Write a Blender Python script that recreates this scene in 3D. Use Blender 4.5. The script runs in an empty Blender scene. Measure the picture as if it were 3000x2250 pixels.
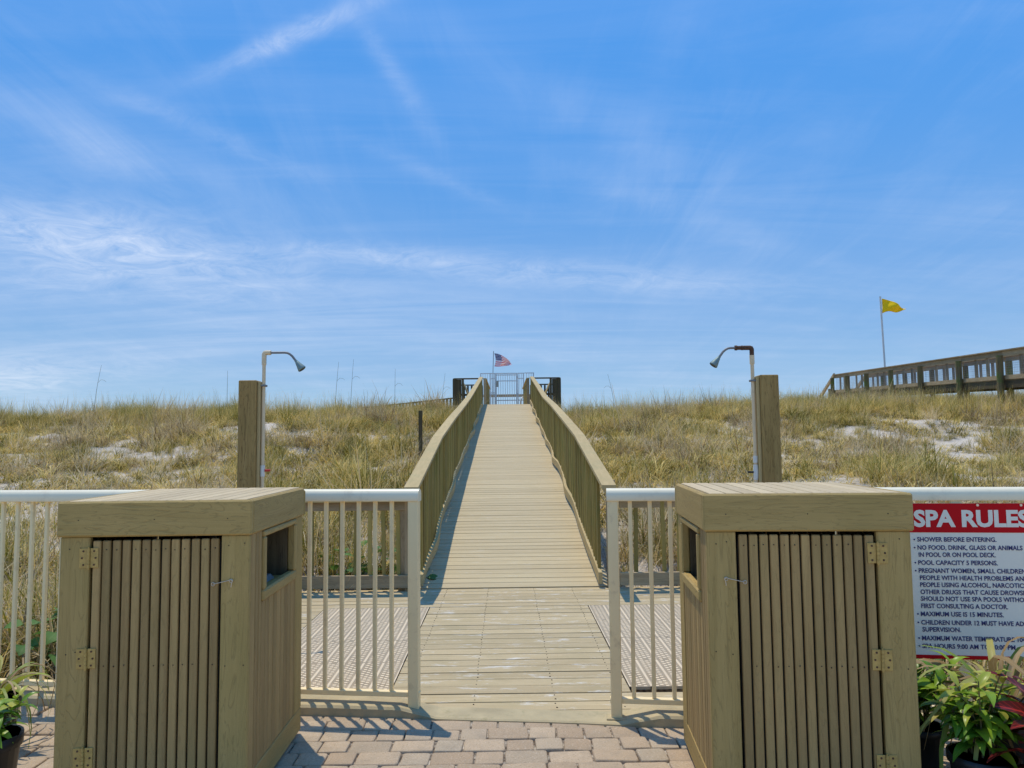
import bpy, bmesh, math, random
from mathutils import Vector, Matrix, Euler, noise as mnoise
import numpy as np
random.seed(7); rng = np.random.default_rng(7)
D = math.pi/180
S = bpy.context.scene
COL = S.collection

# ------------------------------------------------------------------ camera
cam_d = bpy.data.cameras.new('camera'); cam = bpy.data.objects.new('camera', cam_d); COL.objects.link(cam)
cam_d.sensor_width = 36; cam_d.lens = 27.0; cam_d.clip_start = .05; cam_d.clip_end = 6000
yaw, pit, roll = .48*D, 4.35*D, .6*D
f_ = Vector((math.sin(yaw)*math.cos(pit), math.cos(yaw)*math.cos(pit), math.sin(pit)))
r_ = Vector((math.cos(yaw), -math.sin(yaw), 0)); u_ = r_.cross(f_)
r2 = r_*math.cos(roll)-u_*math.sin(roll); u2 = u_*math.cos(roll)+r_*math.sin(roll)
cam.matrix_world = Matrix(((r2.x, u2.x, -f_.x, 0), (r2.y, u2.y, -f_.y, 0), (r2.z, u2.z, -f_.z, 1.5), (0, 0, 0, 1)))
S.camera = cam

# ------------------------------------------------------------------ light, sky, exposure
SUN_EL = 72.5*D
sun_h = Vector((-.19, .33, 0)).normalized()
sun_dir = Vector((sun_h.x*math.cos(SUN_EL), sun_h.y*math.cos(SUN_EL), math.sin(SUN_EL)))
sd = bpy.data.lights.new('sun', 'SUN'); sd.energy = 2.35; sd.angle = .5*D; sd.color = (1, .92, .77)
so = bpy.data.objects.new('sun', sd); COL.objects.link(so)
so.rotation_euler = (-sun_dir).to_track_quat('-Z', 'Y').to_euler()
S.view_settings.view_transform = 'Standard'; S.view_settings.look = 'None'
S.view_settings.exposure = 0.43; S.view_settings.gamma = 1; S.view_settings.use_curve_mapping = False
S.cycles.max_bounces = 6; S.cycles.transparent_max_bounces = 8


class NT:
    """little node-tree writer"""
    def __init__(s, nt): s.nt = nt; nt.nodes.clear()
    def n(s, t, **k):
        nd = s.nt.nodes.new(t)
        for a, v in k.items(): setattr(nd, a, v)
        return nd
    def put(s, sock, v):
        if v is None: return
        if isinstance(v, bpy.types.NodeSocket): s.nt.links.new(v, sock)
        else: sock.default_value = v
    def m(s, op, a, b=None, c=None, clamp=False):
        nd = s.n('ShaderNodeMath', operation=op, use_clamp=clamp)
        for i, v in enumerate((a, b, c)): s.put(nd.inputs[i], v)
        return nd.outputs[0]
    def v(s, op, a, b=None, sc=None):
        nd = s.n('ShaderNodeVectorMath', operation=op)
        s.put(nd.inputs[0], a)
        if b is not None: s.put(nd.inputs[1], b)
        if sc is not None: s.put(nd.inputs['Scale'], sc)
        return nd.outputs[0]
    def mix(s, f, a, b, bt='MIX'):
        nd = s.n('ShaderNodeMix', data_type='RGBA', blend_type=bt)
        s.put(nd.inputs[0], f)
        for k, v in ((6, a), (7, b)):
            s.put(nd.inputs[k], v if isinstance(v, bpy.types.NodeSocket) else (*v, 1)[:4])
        return nd.outputs[2]
    def noise(s, vec, scale, detail=3, rough=.55, dist=0.):
        nd = s.n('ShaderNodeTexNoise'); s.put(nd.inputs['Vector'], vec)
        nd.inputs['Scale'].default_value = scale; nd.inputs['Detail'].default_value = detail
        nd.inputs['Roughness'].default_value = rough; nd.inputs['Distortion'].default_value = dist
        return nd.outputs[0]
    def rng(s, x, a, b, c=0., d=1., smooth=False):
        nd = s.n('ShaderNodeMapRange', interpolation_type='SMOOTHSTEP' if smooth else 'LINEAR')
        for i, v in enumerate((x, a, b, c, d)): s.put(nd.inputs[i], v)
        return nd.outputs[0]
    def map(s, vec, scale=(1, 1, 1), rot=(0, 0, 0), loc=(0, 0, 0)):
        nd = s.n('ShaderNodeMapping'); s.put(nd.inputs[0], vec)
        nd.inputs[1].default_value = loc; nd.inputs[2].default_value = rot; nd.inputs[3].default_value = scale
        return nd.outputs[0]


W = bpy.data.worlds.new('World'); S.world = W; W.use_nodes = True
t = NT(W.node_tree)
sky = t.n('ShaderNodeTexSky', sky_type='NISHITA', sun_disc=False)
sky.sun_elevation = SUN_EL; sky.sun_rotation = math.atan2(sun_dir.x, sun_dir.y)
sky.air_density = .7; sky.dust_density = 0.; sky.ozone_density = 4.; sky.altitude = 0
hs = t.n('ShaderNodeHueSaturation'); hs.inputs['Saturation'].default_value = 1.22; hs.inputs['Hue'].default_value = .495
# a tone curve evens the sky out: its brightness hardly changes with height, only its blueness does
vmax = t.n('ShaderNodeSeparateColor', mode='HSV'); t.put(vmax.inputs[0], sky.outputs[0])
even = t.m('MULTIPLY', 6.1, t.m('POWER', t.m('MAXIMUM', vmax.outputs[2], .5), -1.15)); even = t.m('MULTIPLY', even, 1.28)
t.put(hs.inputs['Color'], t.v('SCALE', sky.outputs[0], sc=even))
dirv = t.n('ShaderNodeTexCoord').outputs['Generated']
sp = t.n('ShaderNodeSeparateXYZ'); t.put(sp.inputs[0], dirv)
X, Y, Z = sp.outputs
zc = t.m('ADD', t.m('MAXIMUM', Z, 0.), .12)
pl = t.n('ShaderNodeCombineXYZ')       # the cloud layer seen as a high flat sheet
t.put(pl.inputs[0], t.m('DIVIDE', X, zc)); t.put(pl.inputs[1], t.m('DIVIDE', Y, zc))
P = pl.outputs[0]
w1 = t.noise(t.map(P, (.55, .9, 1), (0, 0, .6)), 1.5, 7, .62, .7)
w2 = t.noise(t.map(P, (2.6, .5, 1), (0, 0, -.75)), 1.3, 8, .65, .9)   # long cirrus streaks
w3 = t.noise(t.map(P, (.45, 2.6, 1), (0, 0, .12)), 1.2, 8, .63, 1.1)
yp = t.m('MAXIMUM', Y, .05)
A = t.m('DIVIDE', X, yp); Ev = t.m('DIVIDE', Z, yp)
front = t.rng(Y, .1, .4)
fine = t.noise(t.map(P, (3.2, 3.2, 1)), 1.6, 9, .7, 1.4)
def cloud(ca, ce, ln, wd, ang, k, tex):
    """one drifting cirrus band: centre (tangents of azimuth and elevation), half length, half width"""
    a = t.m('SUBTRACT', A, ca); e = t.m('SUBTRACT', Ev, ce)
    c, s_ = math.cos(ang), math.sin(ang)
    al = t.m('ADD', t.m('MULTIPLY', a, c), t.m('MULTIPLY', e, s_))
    ac = t.m('SUBTRACT', t.m('MULTIPLY', e, c), t.m('MULTIPLY', a, s_))
    ac = t.m('ADD', ac, t.m('MULTIPLY', t.m('SUBTRACT', w1, .5), wd*2.2))
    q = t.m('ADD', t.m('POWER', t.m('DIVIDE', t.m('ABSOLUTE', al), ln), 2.), t.m('POWER', t.m('DIVIDE', t.m('ABSOLUTE', ac), wd), 2.))
    g = t.m('POWER', 2.718, t.m('MULTIPLY', q, -1.))
    return t.m('MULTIPLY', t.m('MULTIPLY', g, k), t.rng(tex, .25, .75))
bands = [cloud(-.62, .275, .22, .060, -.20, .46, fine), cloud(-.44, .255, .20, .045, -.22, .34, fine), cloud(-.14, .245, .17, .016, -.10, .30, fine),
         cloud(.12, .220, .26, .022, -.06, .30, fine), cloud(-.52, .40, .30, .034, -.38, .20, w2), cloud(-.40, .42, .18, .016, -.42, .16, fine),
         cloud(-.27, .555, .12, .016, .42, .55, fine), cloud(-.15, .50, .10, .014, -1.0, .20, fine), cloud(-.60, .105, .16, .026, -.02, .34, fine),
         cloud(-.64, .085, .06, .018, -.1, .42, fine), cloud(-.30, .16, .5, .06, -.05, .20, w3), cloud(.25, .30, .22, .020, -.36, .10, w2),
         cloud(-.10, .36, .12, .012, -.45, .12, fine), cloud(.05, .47, .30, .040, -.5, .10, w2)]
tot = bands[0]
for b in bands[1:]: tot = t.m('ADD', tot, b)
tot = t.m('MULTIPLY', tot, front)
veil = t.m('MULTIPLY', t.m('MULTIPLY', t.rng(w2, .46, .85), t.rng(w1, .35, .7)), .15)
veil = t.m('ADD', veil, t.m('MULTIPLY', t.rng(w3, .45, .9), .09))
dens = t.m('MINIMUM', t.m('ADD', tot, veil), .85)
haze = t.m('MULTIPLY', t.rng(Z, .42, .0, 0., 1., True), t.rng(w1, .2, .8, .22, .55))
skyc = t.mix(haze, hs.outputs[0], (3.5, 4.6, 6.9))
skyc = t.mix(dens, skyc, (7.2, 7.6, 8.4))
bg = t.n('ShaderNodeBackground'); t.put(bg.inputs[0], skyc); bg.inputs[1].default_value = .097
out = t.n('ShaderNodeOutputWorld'); t.put(out.inputs[0], bg.outputs[0])

# ------------------------------------------------------------------ materials
def newmat(name):
    m = bpy.data.materials.new(name); m.use_nodes = True
    t = NT(m.node_tree)
    b = t.n('ShaderNodeBsdfPrincipled'); o = t.n('ShaderNodeOutputMaterial'); t.put(o.inputs[0], b.outputs[0])
    return m, t, b
def bump(t, b, h, strength, dist):
    n = t.n('ShaderNodeBump'); n.inputs['Strength'].default_value = strength; n.inputs['Distance'].default_value = dist
    t.put(n.inputs['Height'], h); t.put(b.inputs['Normal'], n.outputs[0])
def shifted(t, k=37.):
    co = t.n('ShaderNodeTexCoord').outputs['Object']; oi = t.n('ShaderNodeObjectInfo')
    cb = t.n('ShaderNodeCombineXYZ'); r = t.m('MULTIPLY', oi.outputs['Random'], k)
    for i in range(3): t.put(cb.inputs[i], t.m('MULTIPLY', r, (1, .63, .37)[i]))
    return t.v('ADD', co, cb.outputs[0]), oi.outputs['Random']
def wood(name, c1, c2, axis, vary=.16, lines=.35, stain=None, stain_k=.3, rough=.75, spots=0., bmp=.35):
    m, t, b = newmat(name)
    v, rnd = shifted(t)
    sc = [26., 26., 26.]; sc[axis] = 1.3
    g = t.noise(t.map(v, sc), 1., 5, .6, .5)
    sc2 = [16., 16., 16.]; sc2[axis] = 1.6
    wv = t.noise(t.map(v, sc2), 1., 3, .5, 1.6)
    ln = t.m('ABSOLUTE', t.m('SUBTRACT', t.m('FRACT', t.m('MULTIPLY', wv, 9.)), .5))    # embossed grain lines
    ln = t.rng(ln, 0., .13, 1., 0.)
    speck = t.noise(v, 260., 2, .6)
    c = t.mix(t.rng(g, .3, .72), c1, c2)
    c = t.mix(t.rng(speck, .55, .75, 0., .22), c, tuple(min(1, x*1.5) for x in c2))
    big = t.noise(v, 2.3, 4, .6)
    if stain: c = t.mix(t.rng(big, .48, .75, 0., stain_k), c, stain)
    if spots:
        s1 = t.noise(t.map(v, (3, 8, 8) if axis == 0 else (8, 3, 8)), 1.6, 8, .72)
        c = t.mix(t.rng(s1, .56, .68, 0., spots), c, (.75, .72, .64))
    k = t.m('ADD', 1-vary, t.m('MULTIPLY', rnd, 2*vary))
    c = t.mix(1., c, t.n('ShaderNodeCombineColor').outputs[0], 'MULTIPLY') if False else t.v('SCALE', c, sc=k)
    c = t.mix(t.m('MULTIPLY', ln, lines), c, tuple(x*.35 for x in c1))
    t.put(b.inputs['Base Color'], c); b.inputs['Roughness'].default_value = rough
    b.inputs['Specular IOR Level'].default_value = .3
    h = t.m('SUBTRACT', t.m('MULTIPLY', g, .6), t.m('MULTIPLY', ln, .7))
    h = t.m('ADD', h, t.m('MULTIPLY', speck, .25))
    bump(t, b, h, bmp, .004)
    return m
def plain(name, col, rough=.5, metal=0., vary=.1, nscale=6., dirt=None, dirt_k=.4, spec=.4, bmp=0.):
    m, t, b = newmat(name)
    v, rnd = shifted(t)
    n1 = t.noise(v, nscale, 5, .62)
    c = t.mix(t.rng(n1, .3, .7), tuple(x*(1-vary) for x in col), tuple(min(1, x*(1+vary)) for x in col))
    if dirt:
        n2 = t.noise(v, nscale*2.7, 7, .7)
        c = t.mix(t.rng(n2, .56, .72, 0., dirt_k), c, dirt)
    t.put(b.inputs['Base Color'], c); b.inputs['Roughness'].default_value = rough; b.inputs['Metallic'].default_value = metal
    b.inputs['Specular IOR Level'].default_value = spec
    if bmp: bump(t, b, t.noise(v, nscale*9, 4, .7), bmp, .003)
    return m

OL1, OL2 = (.385, .255, .08), (.48, .325, .112)
M = {}
for ax, nm in enumerate('xyz'):
    M['bin_'+nm] = wood('bin_board_'+nm, OL1, OL2, ax, .07, .30, (.33, .24, .07), .5, .7)
    M['slat_'+nm] = wood('bin_slat_'+nm, (.34, .21, .076), (.44, .29, .108), ax, .16, .18, (.27, .19, .06), .5, .7)
    M['rail_'+nm] = wood('rail_board_'+nm, (.48, .35, .15), (.58, .43, .20), ax, .06, .12, (.30, .30, .14), .35, .75)
    M['old_'+nm] = wood('weathered_board_'+nm, (.34, .235, .12), (.50, .375, .215), ax, .2, .4, (.13, .13, .06), .4, .85)
    M['dark_'+nm] = wood('dark_shade_board_'+nm, (.085, .06, .03), (.15, .11, .055), ax, .2, .4, (.10, .11, .03), .4, .8)  # dark wood, also used where shade is put into the colour
M['deck'] = wood('deck_board', (.45, .34, .18), (.55, .43, .24), 0, .09, .14, (.36, .29, .145), .5, .7, .75, .25)
M['ramp'] = wood('ramp_board', (.49, .38, .21), (.58, .465, .265), 0, .065, .08, (.44, .36, .19), .3, .7, .16, .25)
M['lid'] = wood('lid_board', (.54, .40, .215), (.64, .495, .28), 1, .09, .15, None, 0, .65)
M['picket'] = wood('picket_board', (.28, .20, .05), (.42, .305, .09), 2, .26, .15, (.15, .19, .045), .6, .75)
M['post'] = wood('timber_post', (.30, .18, .055), (.46, .30, .105), 2, .05, .6, (.27, .19, .055), .4, .8)
M['white'] = plain('cream_paint', (.96, .75, .40), .38, 0, .03, 4, (.52, .37, .20), .5)
M['toprail'] = plain('white_rail_paint', (.94, .82, .56), .32, 0, .03, 3, (.45, .35, .22), .3)
M['grate'] = plain('drain_plastic', (.72, .565, .365), .6, 0, .06, 3, (.42, .36, .27), .4)
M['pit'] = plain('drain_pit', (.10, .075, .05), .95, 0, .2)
M['brass'] = plain('rusty_brass', (.50, .32, .085), .5, .0, .2, 40, (.34, .17, .06), .7, bmp=.3)
M['steel'] = plain('hook_steel', (.62, .54, .42), .35, .8, .1, 30)
M['galv'] = plain('galvanised_pipe', (.20, .205, .205), .55, .4, .15, 25, (.16, .10, .07), .4)
M['gate'] = plain('gate_metal', (.60, .62, .60), .5, .1, .06, 6)
M['chrome'] = plain('shower_head_metal', (.20, .27, .25), .55, .3, .15, 30, (.16, .24, .21), .5)
M['rust'] = plain('rusty_iron', (.11, .055, .03), .8, .2, .3, 40)
M['pvc'] = plain('pvc_pipe', (.72, .56, .34), .45, 0, .06, 8, (.40, .30, .2), .35)
M['pvc_w'] = plain('pvc_white', (.72, .70, .63), .4, 0, .05, 8, (.28, .36, .40), .4)
M['red'] = plain('red_plastic', (.55, .03, .02), .4)
M['black'] = plain('black_plastic', (.02, .02, .02), .45, 0, .2)
M['soil'] = plain('potting_soil', (.075, .045, .03), .95, 0, .6, 60, bmp=.8)
M['inside'] = plain('bin_interior_shade', (.03, .026, .02), .9)  # near-black colour stands in for the shade inside the bins
M['bag'] = plain('bin_bag', (.22, .22, .21), .4)
M['screw'] = plain('screw_head', (.045, .032, .02), .5, .4)
M['concrete'] = plain('concrete', (.46, .37, .21), .9, 0, .16, 5, (.24, .21, .09), .5, bmp=.5)
M['sign_white'] = plain('sign_white', (.92, .83, .66), .5, 0, .01, 3, spec=.15)
M['sign_red'] = plain('sign_red', (.62, .005, .01), .5, 0, .04, 3, spec=.12)
M['sign_blue'] = plain('sign_blue', (.03, .025, .13), .5, 0, .02)
M['stalk'] = plain('dry_stalk', (.16, .14, .06), .9, 0, .2)
M['yellow'] = plain('yellow_cloth', (1., .60, .002), .9, 0, .05, 2)
M['box'] = plain('lock_box', (.34, .33, .27), .5)

m, t, b = newmat('paver_stone'); M['paver'] = m
v, rnd = shifted(t)
c = t.mix(rnd, (.40, .285, .175), (.52, .39, .25))
n = t.n('ShaderNodeTexWhiteNoise', noise_dimensions='1D'); t.put(n.inputs['W'], t.m('MULTIPLY', rnd, 91.3))
c = t.mix(t.rng(n.outputs[0], .55, 1., 0., .75), c, (.42, .345, .24))
sp1 = t.noise(v, 120., 4, .75); sp2 = t.noise(v, 8., 5, .65)
c = t.mix(t.rng(sp1, .57, .70, 0., .9), c, (.66, .56, .43)); c = t.mix(t.rng(sp1, .30, .44, .8, 0.), c, (.13, .09, .065))
c = t.mix(t.rng(sp2, .45, .72, 0., .5), c, (.30, .235, .16))
t.put(b.inputs['Base Color'], c); b.inputs['Roughness'].default_value = .9
bump(t, b, t.m('ADD', sp1, sp2), .5, .004)

m, t, b = newmat('sand'); M['sand'] = m
co = t.n('ShaderNodeTexCoord').outputs['Object']
n1 = t.noise(co, .9, 6, .65); n2 = t.noise(co, 14., 5, .7); n3 = t.noise(co, 90., 3, .7)
c = t.mix(t.rng(n1, .35, .7), (.64, .55, .44), (.76, .67, .545))
c = t.mix(t.rng(n2, .54, .68, 0., .75), c, (.30, .225, .13))        # dry litter
t.put(b.inputs['Base Color'], c); b.inputs['Roughness'].default_value = 1; b.inputs['Specular IOR Level'].default_value = .1
bump(t, b, t.m('ADD', t.m('MULTIPLY', n2, 1.), t.m('MULTIPLY', n3, .3)), .8, .06)
m, t, b = newmat('joint_sand'); M['joint'] = m
co = t.n('ShaderNodeTexCoord').outputs['Object']; n2 = t.noise(co, 12., 6, .7)
t.put(b.inputs['Base Color'], t.mix(t.rng(n2, .45, .62), (.10, .07, .045), (.52, .45, .35))); b.inputs['Roughness'].default_value = 1  # dark patches put the shade of paver cracks into the colour
m, t, b = newmat('sea_water'); M['sea'] = m
b.inputs['Base Color'].default_value = (.02, .10, .13, 1); b.inputs['Roughness'].default_value = .15
bump(t, b, t.noise(t.n('ShaderNodeTexCoord').outputs['Object'], .6, 5), .4, .3)

def blade_mat(name, base, tip, dry, kdry):
    m, t, b = newmat(name)
    at = t.n('ShaderNodeAttribute', attribute_name='bl'); sx = t.n('ShaderNodeSeparateColor'); t.put(sx.inputs[0], at.outputs['Color'])
    rnd = t.n('ShaderNodeObjectInfo').outputs['Random']
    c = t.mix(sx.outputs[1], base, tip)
    sel = t.m('ADD', t.m('MULTIPLY', sx.outputs[0], .7), t.m('MULTIPLY', rnd, .6))
    c = t.mix(t.rng(sel, 1-kdry-.12, 1-kdry+.12), c, dry)
    c = t.v('SCALE', c, sc=t.m('ADD', .62, t.m('MULTIPLY', rnd, .7)))
    t.put(b.inputs['Base Color'], c); b.inputs['Roughness'].default_value = .6; b.inputs['Specular IOR Level'].default_value = .25
    tr = t.n('ShaderNodeBsdfTranslucent'); t.put(tr.inputs[0], c)
    mx = t.n('ShaderNodeMixShader'); mx.inputs[0].default_value = .3
    t.put(mx.inputs[1], b.outputs[0]); t.put(mx.inputs[2], tr.outputs[0])
    t.put([n for n in t.nt.nodes if n.type == 'OUTPUT_MATERIAL'][0].inputs[0], mx.outputs[0])
    return m
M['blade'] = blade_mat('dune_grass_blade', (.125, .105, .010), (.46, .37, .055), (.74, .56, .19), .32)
M['blade_g'] = blade_mat('green_grass_blade', (.15, .15, .015), (.35, .31, .045), (.66, .50, .18), .36)
M['blade_d'] = blade_mat('dry_reed_blade', (.20, .12, .05), (.46, .33, .17), (.60, .47, .26), .5)
def leaf_mat(name, c1, c2, vein, kv=.6, rough=.35):
    m, t, b = newmat(name)
    uv = t.n('ShaderNodeAttribute', attribute_name='bl'); sx = t.n('ShaderNodeSeparateColor'); t.put(sx.inputs[0], uv.outputs['Color'])
    rnd = t.n('ShaderNodeObjectInfo').outputs['Random']
    c = t.mix(rnd, c1, c2)
    side = t.m('ABSOLUTE', t.m('SUBTRACT', sx.outputs[0], .5))
    mid = t.rng(side, .03, .08, 1., 0.)
    rib = t.m('FRACT', t.m('SUBTRACT', t.m('MULTIPLY', sx.outputs[1], 9.), t.m('MULTIPLY', side, 3.)))
    rib = t.rng(rib, .0, .22, 1., 0.)
    c = t.mix(t.m('MULTIPLY', t.m('MAXIMUM', mid, t.m('MULTIPLY', rib, .7)), kv), c, vein)
    t.put(b.inputs['Base Color'], c); b.inputs['Roughness'].default_value = rough; b.inputs['Specular IOR Level'].default_value = .3
    tr = t.n('ShaderNodeBsdfTranslucent'); t.put(tr.inputs[0], c)
    mx = t.n('ShaderNodeMixShader'); mx.inputs[0].default_value = .28
    t.put(mx.inputs[1], b.outputs[0]); t.put(mx.inputs[2], tr.outputs[0])
    t.put([n for n in t.nt.nodes if n.type == 'OUTPUT_MATERIAL'][0].inputs[0], mx.outputs[0])
    return m
M['leaf'] = leaf_mat('shrub_leaf', (.085, .22, .015), (.33, .47, .03), (.34, .44, .08), .3)
M['leaf_y'] = leaf_mat('yellow_leaf', (.34, .42, .04), (.55, .52, .09), (.40, .38, .15), .3)
M['croton'] = leaf_mat('croton_leaf', (.085, .012, .013), (.14, .026, .02), (.58, .05, .035), .9, .3)
M['vine'] = leaf_mat('vine_leaf', (.055, .14, .025), (.14, .26, .05), (.2, .3, .1), .2, .65)
M['palm'] = leaf_mat('strap_leaf', (.20, .30, .04), (.48, .42, .12), (.38, .34, .16), .25, .5)
M['brownleaf'] = leaf_mat('withered_leaf', (.30, .19, .07), (.44, .32, .17), (.5, .4, .25), .3, .6)

m, t, b = newmat('flag_print'); M['flag'] = m
at = t.n('ShaderNodeAttribute', attribute_name='bl'); sx = t.n('ShaderNodeSeparateColor'); t.put(sx.inputs[0], at.outputs['Color'])
U, V = sx.outputs[0], sx.outputs[1]
stripe = t.m('MODULO', t.m('FLOOR', t.m('MULTIPLY', V, 12.999)), 2.)
c = t.mix(stripe, (.52, .002, .02), (.95, .86, .84))
def near(x, k, off=0.): return t.m('ABSOLUTE', t.m('SUBTRACT', t.m('FRACT', t.m('ADD', t.m('MULTIPLY', x, k), off)), .5))
star = t.m('LESS_THAN', t.m('ADD', t.m('POWER', near(U, 15.), 2.), t.m('POWER', near(V, 9.3), 2.)), .075)
canton = t.m('MULTIPLY', t.m('LESS_THAN', U, .4), t.m('LESS_THAN', V, .5385))
c = t.mix(canton, c, t.mix(star, (.006, .01, .10), (.75, .75, .8)))
t.put(b.inputs['Base Color'], c); b.inputs['Roughness'].default_value = .7
def sheer(m, col):
    t = NT.__new__(NT); t.nt = m.node_tree; b = [n for n in t.nt.nodes if n.type == 'BSDF_PRINCIPLED'][0]
    tr = t.n('ShaderNodeBsdfTranslucent'); t.put(tr.inputs[0], col if not isinstance(col, tuple) else (*col, 1)); mx = t.n('ShaderNodeMixShader'); mx.inputs[0].default_value = .06
    t.put(mx.inputs[1], b.outputs[0]); t.put(mx.inputs[2], tr.outputs[0]); t.put([n for n in t.nt.nodes if n.type == 'OUTPUT_MATERIAL'][0].inputs[0], mx.outputs[0])
sheer(m, c); sheer(M['yellow'], (.95, .68, .005))

# ------------------------------------------------------------------ builders
class MB:
    def __init__(s): s.v = []; s.f = []; s.mi = []; s.sm = []
    def add(s, vs, fs, mi=0, sm=False):
        o = len(s.v); s.v += [tuple(p) for p in vs]
        for f in fs: s.f.append([i+o for i in f]); s.mi.append(mi); s.sm.append(sm)
        return s
    def box(s, x0, x1, y0, y1, z0, z1, ch=0., mi=0, M4=None):
        c = min(ch, (x1-x0)*.45, (y1-y0)*.45, (z1-z0)*.45)
        if c <= 0:
            vs = [(x, y, z) for x in (x0, x1) for y in (y0, y1) for z in (z0, z1)]
            fs = [(0, 1, 3, 2), (4, 6, 7, 5), (0, 4, 5, 1), (2, 3, 7, 6), (0, 2, 6, 4), (1, 5, 7, 3)]
        else:
            vs, idx = [], {}
            for i in (0, 1):
                for j in (0, 1):
                    for k in (0, 1):
                        for a in range(3):
                            p = [(x0, x1)[i], (y0, y1)[j], (z0, z1)[k]]
                            for b_ in range(3):
                                if b_ != a: p[b_] += c*(1, -1)[(i, j, k)[b_]]
                            idx[i, j, k, a] = len(vs); vs.append(tuple(p))
            fs = []
            q = [(0, 0), (0, 1), (1, 1), (1, 0)]
            def key(a, val, u, w, ax):
                e = [0]*3; o = [z for z in range(3) if z != a]; e[a] = val; e[o[0]] = u; e[o[1]] = w
                return idx[e[0], e[1], e[2], ax]
            for a in range(3):
                for val in (0, 1): fs.append([key(a, val, u, w, a) for u, w in q])
            for a in range(3):       # edge chamfers along axis a
                o = [z for z in range(3) if z != a]
                for u in (0, 1):
                    for w in (0, 1):
                        r = []
                        for val, ax in ((0, o[0]), (1, o[0]), (1, o[1]), (0, o[1])):
                            e = [0]*3; e[a] = val; e[o[0]] = u; e[o[1]] = w; r.append(idx[e[0], e[1], e[2], ax])
                        fs.append(r)
            for i in (0, 1):
                for j in (0, 1):
                    for k in (0, 1): fs.append([idx[i, j, k, a] for a in range(3)])
        if M4 is not None: vs = [M4 @ Vector(p) for p in vs]
        return s.add(vs, fs, mi)
    def tube(s, pts, rad, n=8, mi=0, caps=True):
        pts = [Vector(p) for p in pts]; rs = rad if isinstance(rad, (list, tuple)) else [rad]*len(pts)
        vs, fs = [], []; ref = None
        for i, p in enumerate(pts):
            d = (pts[min(i+1, len(pts)-1)]-pts[max(i-1, 0)]).normalized()
            if ref is None: ref = Vector((0, 0, 1)) if abs(d.z) < .9 else Vector((1, 0, 0))
            a = (ref-d*ref.dot(d)).normalized(); ref = a; b_ = d.cross(a)
            for k in range(n):
                g = 2*math.pi*k/n; vs.append(p+(a*math.cos(g)+b_*math.sin(g))*rs[i])
        for i in range(len(pts)-1):
            for k in range(n): fs.append((i*n+k, i*n+(k+1) % n, (i+1)*n+(k+1) % n, (i+1)*n+k))
        s.add(vs, fs, mi, True)
        if caps:
            s.add(vs[:n], [list(range(n))[::-1]], mi); s.add(vs[-n:], [list(range(n))], mi)
        return s
    def prism(s, prof, x0, x1, mi=0, sm=False):      # (y, z) outline pushed along X
        n = len(prof); vs = [(x0, *p) for p in prof]+[(x1, *p) for p in prof]
        s.add(vs, [(k, (k+1) % n, n+(k+1) % n, n+k) for k in range(n)], mi, sm)
        s.add(vs, [list(range(n))[::-1], list(range(n, 2*n))], mi)
        return s
    def mesh(s, name, mats):
        me = bpy.data.meshes.new(name); me.from_pydata(s.v, [], s.f)
        for m_ in (mats if isinstance(mats, (list, tuple)) else [mats]): me.materials.append(m_)
        me.polygons.foreach_set('material_index', s.mi); me.polygons.foreach_set('use_smooth', s.sm)
        bm = bmesh.new(); bm.from_mesh(me); bmesh.ops.recalc_face_normals(bm, faces=bm.faces); bm.to_mesh(me); bm.free()
        me.update(); return me
def link(name, data, parent=None, loc=(0, 0, 0), rot=(0, 0, 0), scale=None):
    o = bpy.data.objects.new(name, data); COL.objects.link(o); o.location = loc; o.rotation_euler = rot
    if scale is not None: o.scale = scale
    if parent is not None: o.parent = parent
    return o
def part(name, mb, mats, parent=None, **k): return link(name, mb.mesh(name, mats), parent, **k)
def tag(o, label=None, cat=None, group=None, kind=None):
    for k, v_ in (('label', label), ('category', cat), ('group', group), ('kind', kind)):
        if v_: o[k] = v_
    return o
def thing(name, label, cat, loc=(0, 0, 0), rz=0, group=None):
    return tag(link(name, None, None, loc, (0, 0, rz)), label, cat, group)
def box(name, mat, parent, x0, x1, y0, y1, z0, z1, ch=.003, **k):
    """a chamfered board as its own mesh, its origin at its middle"""
    c = ((x0+x1)/2, (y0+y1)/2, (z0+z1)/2)
    return part(name, MB().box(x0-c[0], x1-c[0], y0-c[1], y1-c[1], z0-c[2], z1-c[2], ch), mat, parent, loc=c, **k)
def setcol(me, vals):
    a = me.color_attributes.new('bl', 'FLOAT_COLOR', 'POINT')
    a.data.foreach_set('color', np.asarray(vals, np.float32).ravel())

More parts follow.
